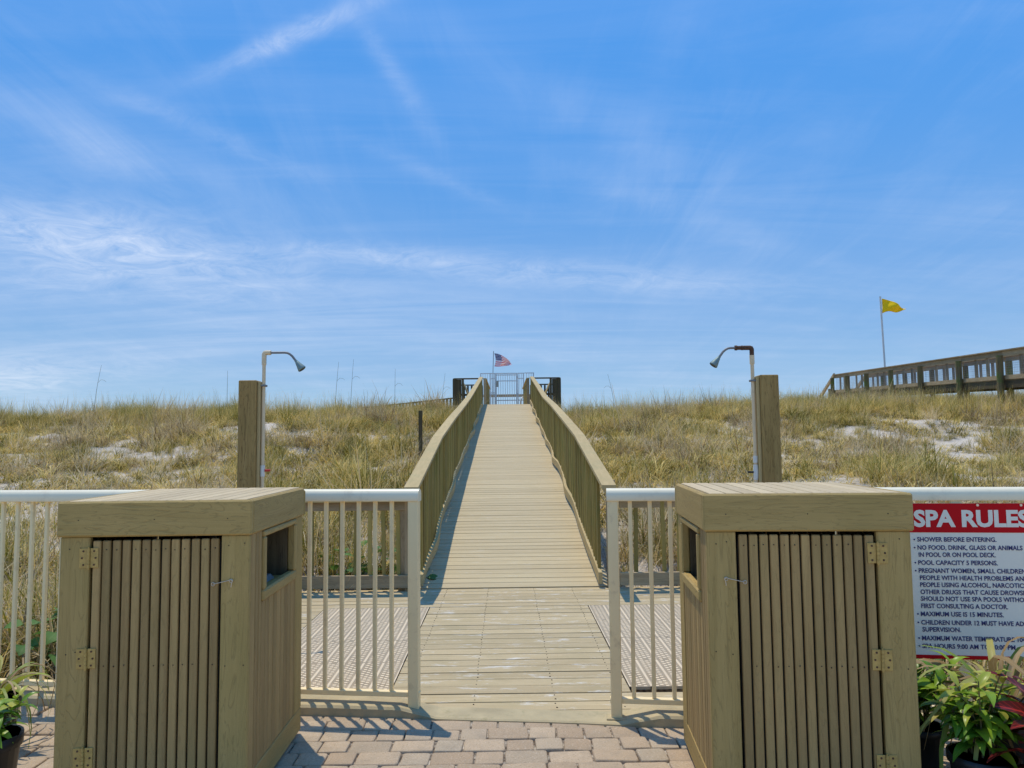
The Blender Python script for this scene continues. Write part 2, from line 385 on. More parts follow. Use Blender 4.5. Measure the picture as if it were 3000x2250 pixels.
# ------------------------------------------------------------------ terrain
RX0, RX1 = -.88, .95                           # the ramp's clear width
def interp(y, pts):
    for (a, za), (b_, zb) in zip(pts, pts[1:]):
        if y <= b_: return za+(zb-za)*max(0, (y-a))/(b_-a)
    return pts[-1][1]
DECKP = [(4., 0), (8.0, 0), (13., .82), (19.5, 1.62), (29.2, 2.95), (39., 3.10)]
def deckz(y): return interp(y, DECKP)
def sm(x): x = min(1, max(0, x)); return x*x*(3-2*x)
def height(x, y):
    base = interp(y, [(4, -.05), (6.5, -.03), (9, .17), (13, .66), (18, 1.33), (22, 1.92), (26, 2.38), (28.5, 2.45), (33, 2.2), (45, .9), (60, .45), (90, .1)])
    k = sm((y-7)/8)
    nz = mnoise.noise((x*.16+3, y*.16, 1.7))*.28+mnoise.noise((x*.5, y*.5, 5))*.12+mnoise.noise((x*1.6, y*1.6, 9))*.045
    base += nz*k + .012*max(0, x-10)*k*(1 if y < 40 else max(0, 1-(y-40)/20))
    base += .10*sm((-x-6)/8)*0
    if x > 8 and y > 22:
        q = sm((x-8)/5)*sm((y-22)/4)*sm((42.8-y)/3)
        base = base*(1-q)+(2.52+.05*(min(y, 40)-25)+nz*.5)*q
    if -13 < x < -1.2 and 28 < y < 39:
        q = sm((x+13)/3)*sm((-1.2-x)/.8)*sm((y-28)/4)*sm((39-y)/3)
        base = base*(1-q)+(3.02-.0745*max(0, -2.15-x)+nz*.4)*q
    if y > 24: base += mnoise.noise((x*.33, 2.2, 8))*.10*k
    dx = abs(x-.035)
    if y < 41:
        rz = deckz(y)-.22
        wide = 1.2 if y < 29.5 or y > 35 else 2.4
        if dx < wide+.5:
            q = sm((wide+.5-dx)/.5); base = base*(1-q)+min(base, rz)*q
    if y < 8.6 and dx < 2.6:
        q = sm((2.6-dx)/.3)*sm((8.6-y)/.4); base = base*(1-q)+(-.34)*q
    if y > 15 and 14.8+.088*(y-25) < x < 19.5+.088*(y-25): base -= .0
    return base
xs = np.concatenate([np.linspace(-60, -24, 30), np.linspace(-23.6, 26, 200), np.linspace(27, 70, 30)])
ys = np.concatenate([np.linspace(4.5, 30, 150), np.linspace(30.4, 95, 80)])
V_ = [(x, y, height(x, y)) for y in ys for x in xs]
nx = len(xs)
F_ = [(j*nx+i, j*nx+i+1, (j+1)*nx+i+1, (j+1)*nx+i) for j in range(len(ys)-1) for i in range(nx-1)]
me = bpy.data.meshes.new('dune'); me.from_pydata(V_, [], F_); me.materials.append(M['sand'])
me.polygons.foreach_set('use_smooth', [True]*len(F_))
tag(link('dune', me), kind='structure')
gm = MB(); gm.add([(-2500, -2500, -.5), (2500, -2500, -.5), (2500, 3000, -.5), (-2500, 3000, -.5)], [(0, 1, 2, 3)])
tag(part('ground', gm, M['sand']), kind='structure')
gm = MB(); gm.add([(-2500, 110, -.4), (2500, 110, -.4), (2500, 3000, -.4), (-2500, 3000, -.4)], [(0, 1, 2, 3)])
tag(part('sea', gm, M['sea']), kind='structure')

# ------------------------------------------------------------------ paved patio
def fence_y(x): return 4.365-.13*x
patio = tag(part('patio', MB().add([(-7, -9, -.014), (7, -9, -.014), (7, fence_y(7)+.1, -.014), (-7, fence_y(-7)+.1, -.014)], [(0, 1, 2, 3)]), M['joint']), kind='structure')
tag(part('bounce_ground', MB().add([(-9, -14, -.008), (9, -14, -.008), (9, 1.0, -.008), (-9, 1.0, -.008)], [(0, 1, 2, 3)]), plain('bounce_ground_coating', (.66, .57, .43), .8, 0, .05, 3)), kind='structure')  # unseen pale ground around the camera, added to bounce warm light
def paver_mesh(w, d, seed):
    r = random.Random(seed); mb = MB(); n = 5
    # slightly irregular rounded block
    ring = []
    cr = .012
    for (sx, sy, a0) in ((1, 1, 0), (-1, 1, 90), (-1, -1, 180), (1, -1, 270)):
        for k in range(3):
            a = (a0+45*k)*D
            ring.append((sx*(w/2-cr)+cr*math.cos(a)+r.uniform(-.002, .002), sy*(d/2-cr)+cr*math.sin(a)+r.uniform(-.002, .002)))
    N = len(ring); vs = []
    for s_, z in ((1, -.06), (1, -.007), (.975, -.0015), (.93, 0.)):
        vs += [(x*s_, y*(1-(1-s_)*w/d), z) for x, y in ring]
    fs = [(q*N+k, q*N+(k+1) % N, (q+1)*N+(k+1) % N, (q+1)*N+k) for q in range(3) for k in range(N)]
    fs.append(list(range(3*N, 4*N))); mb.add(vs, fs, 0, True)
    return mb
PV = {w: [paver_mesh(w-.0055, .1415, int(w*1000)+q).mesh('paver', M['paver']) for q in range(4)] for w in (.14, .21)}
FOOT = [(-1.478, 4.148, .012, .805, .907), (1.27, 3.918, -.079, .825, .82)]
def under_bin(x, y):
    for bx, by, bw, w, d in FOOT:
        dx, dy = x-bx, y-by; lx = dx*math.cos(bw)+dy*math.sin(bw); ly = -dx*math.sin(bw)+dy*math.cos(bw)
        if abs(lx) < w/2-.12 and -d+.1 < ly < -.1: return True
    return False
rest = MB(); row = 0; y = 1.08
pav = []
while y < 4.9:
    x = -4.6+random.random()*.2
    while x < 4.4:
        w = .21 if random.random() < .36 else .14
        cx = x+w/2; cy = y+.074
        yy = cy+.016*cx*0+random.uniform(-.003, .003)
        if yy < fence_y(cx)-.02:
            if yy+.08 > fence_y(cx)-.085: pav.append((cx, yy, w, -.008, 0, 0, 0))      # tucked under the concrete
            else: pav.append((cx, yy, w, random.uniform(-.007, .002), random.gauss(0, .024), random.gauss(0, .016), random.gauss(0, .012)))
        x += w+.003
    y += .1475; row += 1
def pav_view(p): return p[1] > 3.42 and abs(p[0]) < .70*p[1] and not under_bin(p[0], p[1])
seen = sorted([p for p in pav if pav_view(p)], key=lambda p: p[1])[:290]
ss = set(seen)
for p in pav:
    cx, cy, w, z, rz, rx, ry = p
    if p in ss: link('paver', random.choice(PV[w]), patio, (cx, cy, z), (rx, ry, rz))
    else: rest.box(cx-w/2+.003, cx+w/2-.003, cy-.071, cy+.071, -.06, z, .006)
tag(part('paver', rest, M['paver'], patio), kind='stuff')
# concrete edging under the fence, ramped down at the gap
edge = MB()
N = 60; vs, fs = [], []
for i in range(N+1):
    x = -6+12*i/N
    e = min(sm((-.50-x)/.12)+sm((x-.58)/.12), 1)*.045
    yf = fence_y(x); w = math.sin(x*7)*.006+math.sin(x*17)*.004
    prof = [(-.085+w, -.05), (-.085+w, -.003+e*.85), (-.072+w, .003+e), (.085, .006+e), (.09, -.05)]
    vs += [(x, yf+a, z) for a, z in prof]
for i in range(N):
    for k in range(4): fs.append((i*5+k, i*5+k+1, (i+1)*5+k+1, (i+1)*5+k))
edge.add(vs, fs)
tag(part('kerb', edge, M['concrete']), kind='structure')

# ------------------------------------------------------------------ boardwalk: landing, ramp and top platform
bw = thing('boardwalk', 'tan plank walkway from the gap in the white fence up over the dune', 'boardwalk', (.035, 4.5, 0))
def child(o, root):                              # parent keeping world position (roots are unrotated or given below)
    o.parent = root; o.matrix_parent_inverse = (Matrix.Translation(root.location) @ Euler(root.rotation_euler).to_matrix().to_4x4()).inverted(); return o
PW, GAP = .133, .012
GL = (-1.67, -.72); GR = (.742, 1.70); GY = (4.83, 7.19)
def plank(x0, x1, y, mat, z=0., tilt=0., nm='plank'):
    o = box(nm, mat, None, x0, x1, y-PW/2, y+PW/2, z-.032, z, .0012)
    o.rotation_euler = (tilt+random.gauss(0, .002), random.gauss(0, .0007), random.gauss(0, .0012)); o.location.z += random.gauss(0, .0008)
    return child(o, bw)
y = 4.22
while y < 8.0:
    mid = y; xl = (4.365-.06-(y-PW/2))/.13
    if xl > -2.3:
        if xl < 2.2: plank(xl, 2.35, y, M['deck'])
    elif y+PW/2 < GY[0]-.004 or y-PW/2 > GY[1]+.004:
        plank(-2.32, 2.35, y, M['deck'])
    else:
        plank(GL[1]+.008, GR[0]-.008, y, M['deck'])
        plank(-2.32, GL[0]-.008, y, M['deck']); plank(GR[1]+.008, 2.35, y, M['deck'])
    y += PW+GAP
y0 = y
while y < 29.3:
    sl = (deckz(y+.05)-deckz(y-.05))/.1
    plank(RX0-.12, RX1+.12, y, M['ramp'], deckz(y), math.atan(sl)); y += (PW+.011)*math.cos(math.atan(sl))
pf = MB()
while y < 39:
    wd = 2.15 if 30.2 < y < 34.6 else 1.05
    pf.box(.035-wd, .035+wd, y-PW/2, y+PW/2, deckz(y)-.035, deckz(y), .003); y += PW+GAP
o = child(tag(part('plank', pf, M['ramp']), kind='stuff'), bw)
jb = MB()
for x in (RX0-.08, -.3, .4, RX1+.04):
    for (a, za), (b_, zb) in zip(DECKP[1:], DECKP[2:]):
        n = max(2, int((b_-a)/1.5))
        jb.add([(x, a, za-.036), (x+.04, a, za-.036), (x+.04, a, za-.22), (x, a, za-.22), (x, b_, zb-.036), (x+.04, b_, zb-.036), (x+.04, b_, zb-.22), (x, b_, zb-.22)],
               [(0, 1, 5, 4), (1, 2, 6, 5), (2, 3, 7, 6), (3, 0, 4, 7), (0, 1, 2, 3), (4, 5, 6, 7)])
child(part('joist', jb, M['dark_y']), bw)
for gx0, gx1 in (GL, GR):
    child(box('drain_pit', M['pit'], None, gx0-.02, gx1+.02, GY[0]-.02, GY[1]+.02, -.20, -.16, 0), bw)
child(box('joist', M['dark_x'], None, -2.3, 2.33, 7.98, 8.02, -.3, -.036), bw)

sc = MB(); y = 4.36+.006
while y < 8.0:
    for x in (-.62, -.2, .27, .66):
        for q in (-.035, .035): sc.tube([(x+random.uniform(-.01, .01), y+q, -.004), (x, y+q, .0012)], .0042, 6)
    y += PW+GAP
child(tag(part('screw_head', sc, M['screw']), kind='stuff'), bw)
# drain grates
def grate(label, x0, x1, group):
    g = thing('drain_grate', label, 'floor grate', ((x0+x1)/2, GY[0], 0), 0, group)
    W_ = x1-x0; L = (GY[1]-GY[0])/4; mb = MB()
    ncol = 7; cw = W_/ncol; bar = .016; th = .02; st = .0232
    for i in range(ncol+1):
        mb.box(-W_/2+max(0, i*cw-bar/2), -W_/2+min(W_, i*cw+bar/2), .004, L-.004, -th, -.0005)
    nr = int(L/st)
    for j in range(nr+1):
        yy = .006+j*(L-.012)/nr
        mb.box(-W_/2, W_/2, yy-.0052 if j else .004, yy+.0052 if j < nr else L-.004, -th, -.001)
        if j < nr:
            for i in range(ncol):
                for fr in ((.5,) if j % 2 else (.27, .73)):
                    xx = -W_/2+(i+fr)*cw; mb.box(xx-.010, xx+.010, yy+.004, yy+(L-.012)/nr-.004, -th, -.0015)
    me = mb.mesh('grate_panel', M['grate'])
    for k in range(4): link('grate_panel', me, g, (random.uniform(-.002, .002), k*L, random.uniform(0, .002)), (0, 0, random.uniform(-.002, .002)))
grate('slotted cream shower drain grate set in the deck on the left of the walkway', *GL, 'shower drain grates')
grate('slotted cream shower drain grate set in the deck on the right of the walkway', *GR, 'shower drain grates')

# ------------------------------------------------------------------ ramp railings
def path_board(root, name, pts, w, h, mat, sub=1):
    """board of section w x h swept along points (x, y, z of its underside middle)"""
    vs, fs = [], []
    for (x, y, z) in pts: vs += [(x-w/2, y, z), (x+w/2, y, z), (x+w/2, y, z+h), (x-w/2, y, z+h)]
    for i in range(len(pts)-1):
        for k in range(4): fs.append((i*4+k, i*4+(k+1) % 4, (i+1)*4+(k+1) % 4, (i+1)*4+k))
    n = len(pts); fs += [(0, 3, 2, 1), (4*n-4, 4*n-3, 4*n-2, 4*n-1)]
    mb = MB().add(vs, fs)
    me = mb.mesh(name, mat)
    return child(link(name, me), root)
pk = {}
POSTY = [8.02, 10.75, 13.5, 16.2, 18.9, 21.6, 24.3, 27.0, 29.25]
CAPP = [(7.5, 1.06), (10.7, 1.60), (13., 1.92), (19.5, 2.66), (29.5, 4.03)]
def capz(y): return interp(y, CAPP)
def ramp_rail(s, label):
    edge_x = RX0 if s < 0 else RX1
    root = thing('ramp_railing', label, 'railing', (edge_x, 8.0, 0), 0, 'handrails of the ramp')
    cx = edge_x+s*.055
    segs = [7.58, 10.7, 13.0, 16.2, 19.5, 24.3, 29.45]; jog = [0, .012*s, -.012*s, .01, -.008, 0, 0]
    for q_, (a, b_) in enumerate(zip(segs, segs[1:])):
        n = 2; pts = []
        for i in range(n+1):
            y = a+(b_-a)*i/n
            yy = y+(.0015 if i == 0 else -.0015 if i == n else 0)
            pts.append((cx+jog[q_]+(jog[q_+1]-jog[q_])*i/n, yy, capz(y)-.038))
        path_board(root, 'cap_board', pts, .14, .038, M['rail_y'])
        path_board(root, 'top_rail', [(x+s*.0, yy, z-.094) for x, yy, z in pts], .04, .09, M['rail_y'])
    for y in POSTY:
        child(box('post', M['old_z'] if y < 9 else M['picket'], None, cx+s*.025, cx+s*.115, y-.045, y+.045, deckz(y)-.5, capz(y)-.045, .004), root)
    y = 8.15
    pm = MB().box(-.017, .017, -.017, .017, 0, 1, .003).mesh('picket', M['picket'])
    i = 0
    while y < 29.2:
        if all(abs(y-p) > .06 for p in POSTY):
            z0 = deckz(y)+.02
            link_ = link('picket', pm, None, (cx-s*.04+random.uniform(-.003, .003), y, z0), (random.gauss(0, .006), random.gauss(0, .006), random.gauss(0, .05)), (1, 1, capz(y)-.042-z0))
            child(link_, root)
        y += .125
    # buckled bottom rail
    n = 150; pts = []
    for i in range(n+1):
        y = 8.0+21.3*i/n
        ph = 2*math.pi*(y-8.02)/2.72
        amp = .042*sm((y-8)/1.5)*(.7+.5*math.sin(y*1.7+s))
        pts.append((edge_x-s*(.005+amp*(1-math.cos(ph))*.5-.010)+s*.0, y, deckz(y)+.045+.03*math.sin(ph*.5+s)**2*sm((y-8)/2)))
    path_board(root, 'bottom_rail', pts, .04, .115, M['rail_y'])
    return root
ramp_rail(-1, 'tan wooden handrail with pickets along the left edge of the ramp')
ramp_rail(1, 'tan wooden handrail with pickets along the right edge of the ramp')

def deck_rail(label, x0, x1, inner):
    root = thing('deck_railing', label, 'railing', ((x0+x1)/2, 8.0, 0), 0, 'low railings at the back of the shower deck')
    Yr = 8.0
    child(box('cap_board', M['rail_x'], None, x0, x1, Yr-.07, Yr+.07, .905, .943), root)
    child(box('top_rail', M['old_x'], None, x0+.01, x1-.01, Yr-.02, Yr+.02, .815, .903), root)
    child(box('bottom_rail', M['old_x'], None, x0, x1, Yr-.06, Yr-.022, .035, .165), root)
    for xp in ((x0+.05, x1-.08) if inner > 0 else (x1-.05,)):
        child(box('post', M['old_z'], None, xp-.07, xp+.07, Yr-.0, Yr+.13, -.3, .90, .005), root)
    x = x0+.17; pm = MB().box(-.02, .02, -.018, .018, 0, .86, .003).mesh('picket', M['picket'])
    while x < x1-.12:
        child(link('picket', pm, None, (x, Yr-.001-.0, .04), (random.gauss(0, .008), random.gauss(0, .01), 0)), root).location.y += .002
        x += .148
    return root
deck_rail('low wooden picket railing closing the back of the left shower deck', -2.32, RX0-.09, 1)
deck_rail('low wooden picket railing closing the back of the right shower deck', RX1+.20, 2.35, -1)

# ------------------------------------------------------------------ white metal fence
def fence_pt(x): return (x, fence_y(x))
def white_fence(label, xa, xb, posts, sp):
    ang = math.atan(-.13); L = (xb-xa)/math.cos(ang)
    root = thing('white_fence', label, 'fence', (xa, fence_y(xa), 0), ang, 'white metal fence either side of the gap')
    prof = [(-.034, 1.172), (-.037, 1.178), (-.037, 1.212), (-.030, 1.229), (-.016, 1.238), (0, 1.241), (.016, 1.238), (.030, 1.229), (.037, 1.212), (.037, 1.178), (.034, 1.172)]
    part('top_rail', MB().prism(prof, 0, L, 0, True), M['toprail'], root)
    part('bottom_rail', MB().box(.0, L, -.02, .02, .085, .113, .002), M['white'], root)
    for p in posts:
        q = (p-xa)/math.cos(ang)
        part('post', MB().box(-.030, .030, -.030, .030, .0, 1.171, .004), M['white'], root, loc=(q, 0, .005))
        part('base_plate', MB().box(-.055, .055, -.05, .05, .0, .010, .003), M['concrete'], root, loc=(q, 0, .005))
    bm_ = MB().box(-.011, .011, -.011, .011, .112, 1.175, .003).mesh('baluster', M['white'])
    q = .02
    while q < L-.03:
        if all(abs(q-(p-xa)/math.cos(ang)) > .05 for p in posts): link('baluster', bm_, root, (q, 0, 0), (0, 0, random.gauss(0, .01)))
        q += sp
    return root
fl = white_fence('cream metal fence left of the opening, passing behind the left wooden bin', -4.45, -.497, (-4.40, -2.65, -.53), .0975)
fr = white_fence('cream metal fence right of the opening, carrying the red and white rules sign', .553, 3.75, (.586, 2.35), .108)

# ------------------------------------------------------------------ wooden bin enclosures
def trash_bin(s, x, y, rz, w, d, h, fh, label, hz, hookz, dx0, dx1, nsl):
    R = thing('trash_bin', label, 'trash bin', (x, y, 0), rz, 'wooden trash bins either side of the gap')
    ov = .012; bx0, bx1, by0 = -w/2+ov, w/2-ov, -d+ov; by1 = -ov; zt = h-fh
    B = lambda n, m_, *a, ch=.004: box(n, M[m_], R, *a, ch=ch)
    # lid: planks lie between the fascias
    ft = .028
    B('lid_fascia', 'bin_x', -w/2, w/2, -d, -d+ft, zt, h+.010, ch=.007)
    B('lid_fascia', 'bin_x', -w/2, w/2, -ft, 0, zt, h-.003, ch=.007)
    B('lid_fascia', 'bin_y', -w/2+.001, -w/2+ft, -d+ft+.001, -ft-.001, zt, h+.010, ch=.007)
    B('lid_fascia', 'bin_y', w/2-ft, w/2-.001, -d+ft+.001, -ft-.001, zt, h+.010, ch=.007)
    n = 11; pw = (w-2*ft-.004)/n
    for i in range(n):
        B('lid_plank', 'lid', -w/2+ft+.002+i*pw+.0045, -w/2+ft+.002+(i+1)*pw-.0045, -d+ft+.001, -.001, h-.0025, h+.011, ch=.0018)
    B('lid_panel', 'dark_x', -w/2+ft+.001, w/2-ft-.001, -d+ft+.001, -ft-.001, h-.05, h-.028, ch=0)  # dark sheet so the plank gaps carry their shade as colour
    # front frame and door
    t_ = .028
    W_ = bx1-bx0; ox0 = bx0+dx0*W_; ox1 = bx0+dx1*W_
    zb = .02
    B('corner_board', 'bin_z', bx0, ox0, by0, by0+t_, zb, zt-.001)
    B('corner_board', 'bin_z', ox1, bx1, by0, by0+t_, zb, zt-.001)
    door = link('door', None, R, ((ox0+ox1)/2, by0+.006, 0))
    me = MB().box(ox0+.01-(ox0+ox1)/2, ox1-.01-(ox0+ox1)/2, .021, .04, zb+.02, zt-.03).mesh('door', M['inside']); door.name = 'door_old'  # near-black backing paints the shade between the door slats
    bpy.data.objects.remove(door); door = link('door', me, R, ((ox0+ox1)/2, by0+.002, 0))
    hw = (ox1-ox0)/2-.008; sw = 2*hw/nsl
    for i in range(nsl):
        a = -hw+i*sw; tilt = -.003*s*i/nsl
        sl = part('door_slat', MB().box(-sw/2+.0042, sw/2-.0042, 0, .02, zb+.012, zt-.013-.004*(i/nsl if s < 0 else 1-i/nsl), .0035), M['slat_z'], door,
                  loc=(a+sw/2, random.uniform(-.0012, .0012), 0), rot=(0, random.gauss(0, .0006), 0))
    sc = MB()
    def screw(lx, z, r=.0032, M_=None):
        sc.tube([(lx, by0-.0016, z), (lx, by0+.002, z)], r, 8)
    for i in range(nsl):
        lx = (ox0+ox1)/2-hw+(i+.5)*sw
        for z in (zt-.055, .60, .06):
            if random.random() < .85: sc.tube([(lx+random.uniform(-.004, .004), by0+.0002, z+random.uniform(-.004, .004)), (lx, by0+.006, z)], .0026, 7)
    for lx in (bx0+.035, bx0+.085, ox1+.022, ox1+.09):
        for z in (zt-.04, .65 if lx < 0 else .6, .06): screw(lx+random.uniform(-.01, .01), z+random.uniform(-.01, .01), .0026)
    for lx in (-w/2+.09, w/2-.1, .0):
        sc.tube([(lx, -d-.001, zt+.07), (lx, -d+.003, zt+.07)], .0026, 7)
    tag(part('screw_head', sc, M['screw'], R), kind='stuff')
    # hinges, on the outer side
    hx = ox0 if s > 0 else ox1
    for z in hz:
        hm = MB()
        for q in (-1, 1): hm.box(q*.006 if q > 0 else -.039, .039 if q > 0 else -.006, -.003, .0, -.04, .04, .0008)
        hg = part('hinge', hm, M['brass'], R, loc=(hx, by0-.0012, z), rot=(0, random.gauss(0, .015), 0))
        kn = MB()
        for k in range(5): kn.tube([(0, -.0055, -.041+k*.0165), (0, -.0055, -.026+k*.0165)], .0062, 10)
        kn.tube([(0, -.0055, -.047), (0, -.0055, .046)], .0038, 8); part('knuckle', kn, M['brass'], hg)
        for q in (-1, 1):
            for zz in (-.028, 0, .028):
                part('screw', MB().tube([(0, -.0045, 0), (0, -.002, 0)], .0042, 8), M['rust'], hg, loc=(q*(.022+.006*(zz == 0)), 0, zz))
    # hook and eye across the door edge on the inner side
    ex = ox1 if s > 0 else ox0
    hk = MB(); yh = by0-.008
    hk.tube([(ex-s*.026, yh, hookz-.008), (ex+s*.036, yh, hookz+.006), (ex+s*.044, yh, hookz+.010), (ex+s*.05, yh+.001, hookz+.004), (ex+s*.046, yh+.001, hookz-.010), (ex+s*.045, yh, hookz-.022)], .0017, 6)
    for cx_, cz_ in ((ex-s*.03, hookz-.009), (ex+s*.044, hookz+.004)):
        ring = [(cx_+.007*math.cos(a*math.pi/5), yh+.002, cz_+.007*math.sin(a*math.pi/5)) for a in range(11)]
        hk.tube(ring, .0016, 6); hk.tube([(cx_, yh+.003, cz_), (cx_, by0+.002, cz_)], .0018, 6)
    part('hook_latch', hk, M['steel'], R)
    # sides, local frame: u runs back from the front
    fx = bx1 if s > 0 else bx0                    # opening side
    def side(n_, m_, xin, xout, u0, u1, z0, z1, ch=.003, sgn=s, par=R, xf=None):
        X_ = (bx1 if sgn > 0 else bx0); a, b2 = X_-sgn*xin, X_-sgn*xout
        return box(n_, M[m_], par, min(a, b2), max(a, b2), by0+u0, by0+u1, z0, z1, ch)
    D_ = d-2*ov
    o0, o1 = .185*D_/.88, .735*D_/.88
    oz0, oz1 = .865, zt-.004
    side('base_board', 'bin_y', .0, .028, t_+.001, D_, zb, .135)
    side('corner_board', 'bin_z', .0, .026, D_-.125, D_, .136, zt-.001)
    for a, b2 in ((t_+.002, t_+.066), (t_+.07, t_+.112), (t_+.115, o0-.002)):
        side('side_slat', 'slat_z', .0015, .022, a, b2-.003, .136, zt-.001)
    n = 9; sw2 = (o1-o0)/n
    for i in range(n): side('side_slat', 'slat_z', .003+random.uniform(0, .001), .022, o0+i*sw2+.0015, o0+(i+1)*sw2-.0015, .136, oz0-.051)
    side('side_slat', 'slat_z', .0015, .022, o1+.002, D_-.127, .136, zt-.001)
    fr_ = .04
    side('frame_board', 'bin_y', -.009, .03, o0, o1, oz0-.05, oz0, ch=.008)
    side('frame_board', 'bin_y', -.009, .03, o0, o1, oz1-.026, oz1, ch=.006)
    side('frame_board', 'bin_z', -.009, .03, o0, o0+fr_, oz0+.001, oz1-.027, ch=.006)
    side('frame_board', 'bin_z', -.009, .03, o1-fr_, o1, oz0+.001, oz1-.027, ch=.006)
    # chute lining
    side('chute_board', 'dark_z', .031, .15, o1-fr_+.002, o1-fr_+.022, oz0-.04, oz1-.002)  # far jamb darkened: shade of the opening put into its colour
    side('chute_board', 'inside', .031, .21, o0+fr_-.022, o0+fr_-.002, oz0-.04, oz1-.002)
    side('chute_board', 'bin_y', .031, .10, o0+fr_, o1-fr_, oz0-.045, oz0-.02)
    # plain far side, back, floor
    n = 11; sw3 = (D_-t_)/n
    for i in range(n): side('side_slat', 'slat_z', .0, .022, t_+.002+i*sw3, t_+i*sw3+sw3-.001, .02, zt-.001, sgn=-s)
    n = 11; sw3 = (W_-.06)/n
    for i in range(n): B('back_slat', 'slat_z', bx0+.03+i*sw3, bx0+.03+(i+1)*sw3-.003, by1-.022, by1, .02, zt-.001)
    B('floor_board', 'dark_x', bx0+.03, bx1-.03, by0+.05, by1-.03, .02, .05)
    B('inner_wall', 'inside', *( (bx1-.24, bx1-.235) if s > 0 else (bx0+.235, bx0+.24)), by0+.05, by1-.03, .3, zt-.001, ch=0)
    can = MB()
    cxc = (bx0+bx1)/2-s*.0; cyc = (by0+by1)/2
    bagx = bx1-.13 if s > 0 else bx0+.13
    part('bin_bag', MB().box(bagx-.06, bagx+.06, by0+o0+.08, by0+o1-.1, .2, .865, .02), M['bag'], R)
    return R
trash_bin(1, -1.478, 4.148, .012, .805, .907, 1.262, .136, 'olive slatted wooden trash bin with hinges down its left edge, left of the walkway',
          (1.04, .632, .236), .935, .155, .852, 13)
trash_bin(-1, 1.27, 3.918, -.079, .825, .82, 1.273, .141, 'olive slatted wooden trash bin beside the rules sign with hinges down its right edge',
          (1.046, .63, .228), .94, .146, .836, 13)

# ------------------------------------------------------------------ rules sign
def sign():
    ang = math.atan(-.13); X0 = 2.095; y0 = fence_y(X0)-.05
    R = thing('rules_sign', 'red and white sign headed SPA RULES hung on the white fence', 'sign', (X0, y0, 0), ang)
    Wd, z0, z1 = .70, .368, 1.160
    ti = -.0
    part('sign_panel', MB().box(0, Wd, 0, .004, z0, z1, .001), M['sign_white'], R)
    part('header_band', MB().box(.0, Wd, -.0015, -.0002, z1-.150, z1), M['sign_red'], R)
    part('border_strip', MB().box(0, Wd, -.0015, -.0002, z0, z0+.019), M['sign_red'], R)
    for x in (.0005, Wd-.0045): part('border_strip', MB().box(x, x+.004, -.0015, -.0002, z0+.0192, z1-.1502), M['sign_red'], R)
    dg = bpy.context.evaluated_depsgraph_get()
    def text(s_, x, z, cap, width=None, m_='sign_blue', bold=.0, sx=1.):
        cu = bpy.data.curves.new('lettering', 'FONT'); cu.body = s_; cu.size = 1; cu.offset = bold; cu.resolution_u = 3
        o = bpy.data.objects.new('tmp', cu); me = bpy.data.meshes.new_from_object(o); bpy.data.objects.remove(o)
        co = np.array([v_.co[:] for v_ in me.vertices]); 
        x0, x1 = co[:, 0].min(), co[:, 0].max()
        k = cap/.73; kx = (width/(x1-x0)) if width else k*sx
        for v_ in me.vertices: v_.co = ((v_.co[0]-x0)*kx, 0, v_.co[1]*k)
        me.materials.clear(); me.materials.append(M[m_]); me.name = 'lettering'
        return link('lettering', me, R, (x, -.0022, z))
    text('SPA RULES', .030, z1-.117, .084, .565, 'sign_white', .04)
    lines = [('SHOWER BEFORE ENTERING.', .208, 1, .345), ('NO FOOD, DRINK, GLASS OR ANIMALS', .248, 1, .455), ('IN POOL OR ON POOL DECK.', .283, 0, .335),
             ('POOL CAPACITY 5 PERSONS.', .322, 1, .345), ('PREGNANT WOMEN, SMALL CHILDREN,', .361, 1, .470), ('PEOPLE WITH HEALTH PROBLEMS AND', .396, 0, .470),
             ('PEOPLE USING ALCOHOL, NARCOTICS OR', .430, 0, .505), ('OTHER DRUGS THAT CAUSE DROWSINESS', .465, 0, .505), ('SHOULD NOT USE SPA POOLS WITHOUT', .498, 0, .480),
             ('FIRST CONSULTING A DOCTOR.', .533, 0, .375), ('MAXIMUM USE IS 15 MINUTES.', .572, 1, .358), ('CHILDREN UNDER 12 MUST HAVE ADULT', .613, 1, .490),
             ('SUPERVISION.', .647, 0, .168), ('MAXIMUM WATER TEMPERATURE 104 F', .689, 1, .465), ('SPA HOURS 9:00 AM TO 10:00 PM', .727, 1, .40)]
    for s_, dz, bl, wd in lines:
        dz = dz*1.045-.021; wd = wd*1.12
        if bl: part('bullet', MB().tube([(0, -.0022, 0), (0, -.0006, 0)], .0042, 10), M['sign_blue'], R, loc=(.028, 0, z1-dz+.010))
        text(s_, .042 if bl else .046, z1-dz, .0235, wd, 'sign_blue', .022)
    for x in (.345, .555):
        part('bolt', MB().tube([(x, -.006, z1-.009), (x, .01, z1-.009)], .0065, 12), M['steel'], R)
    return R
sign()

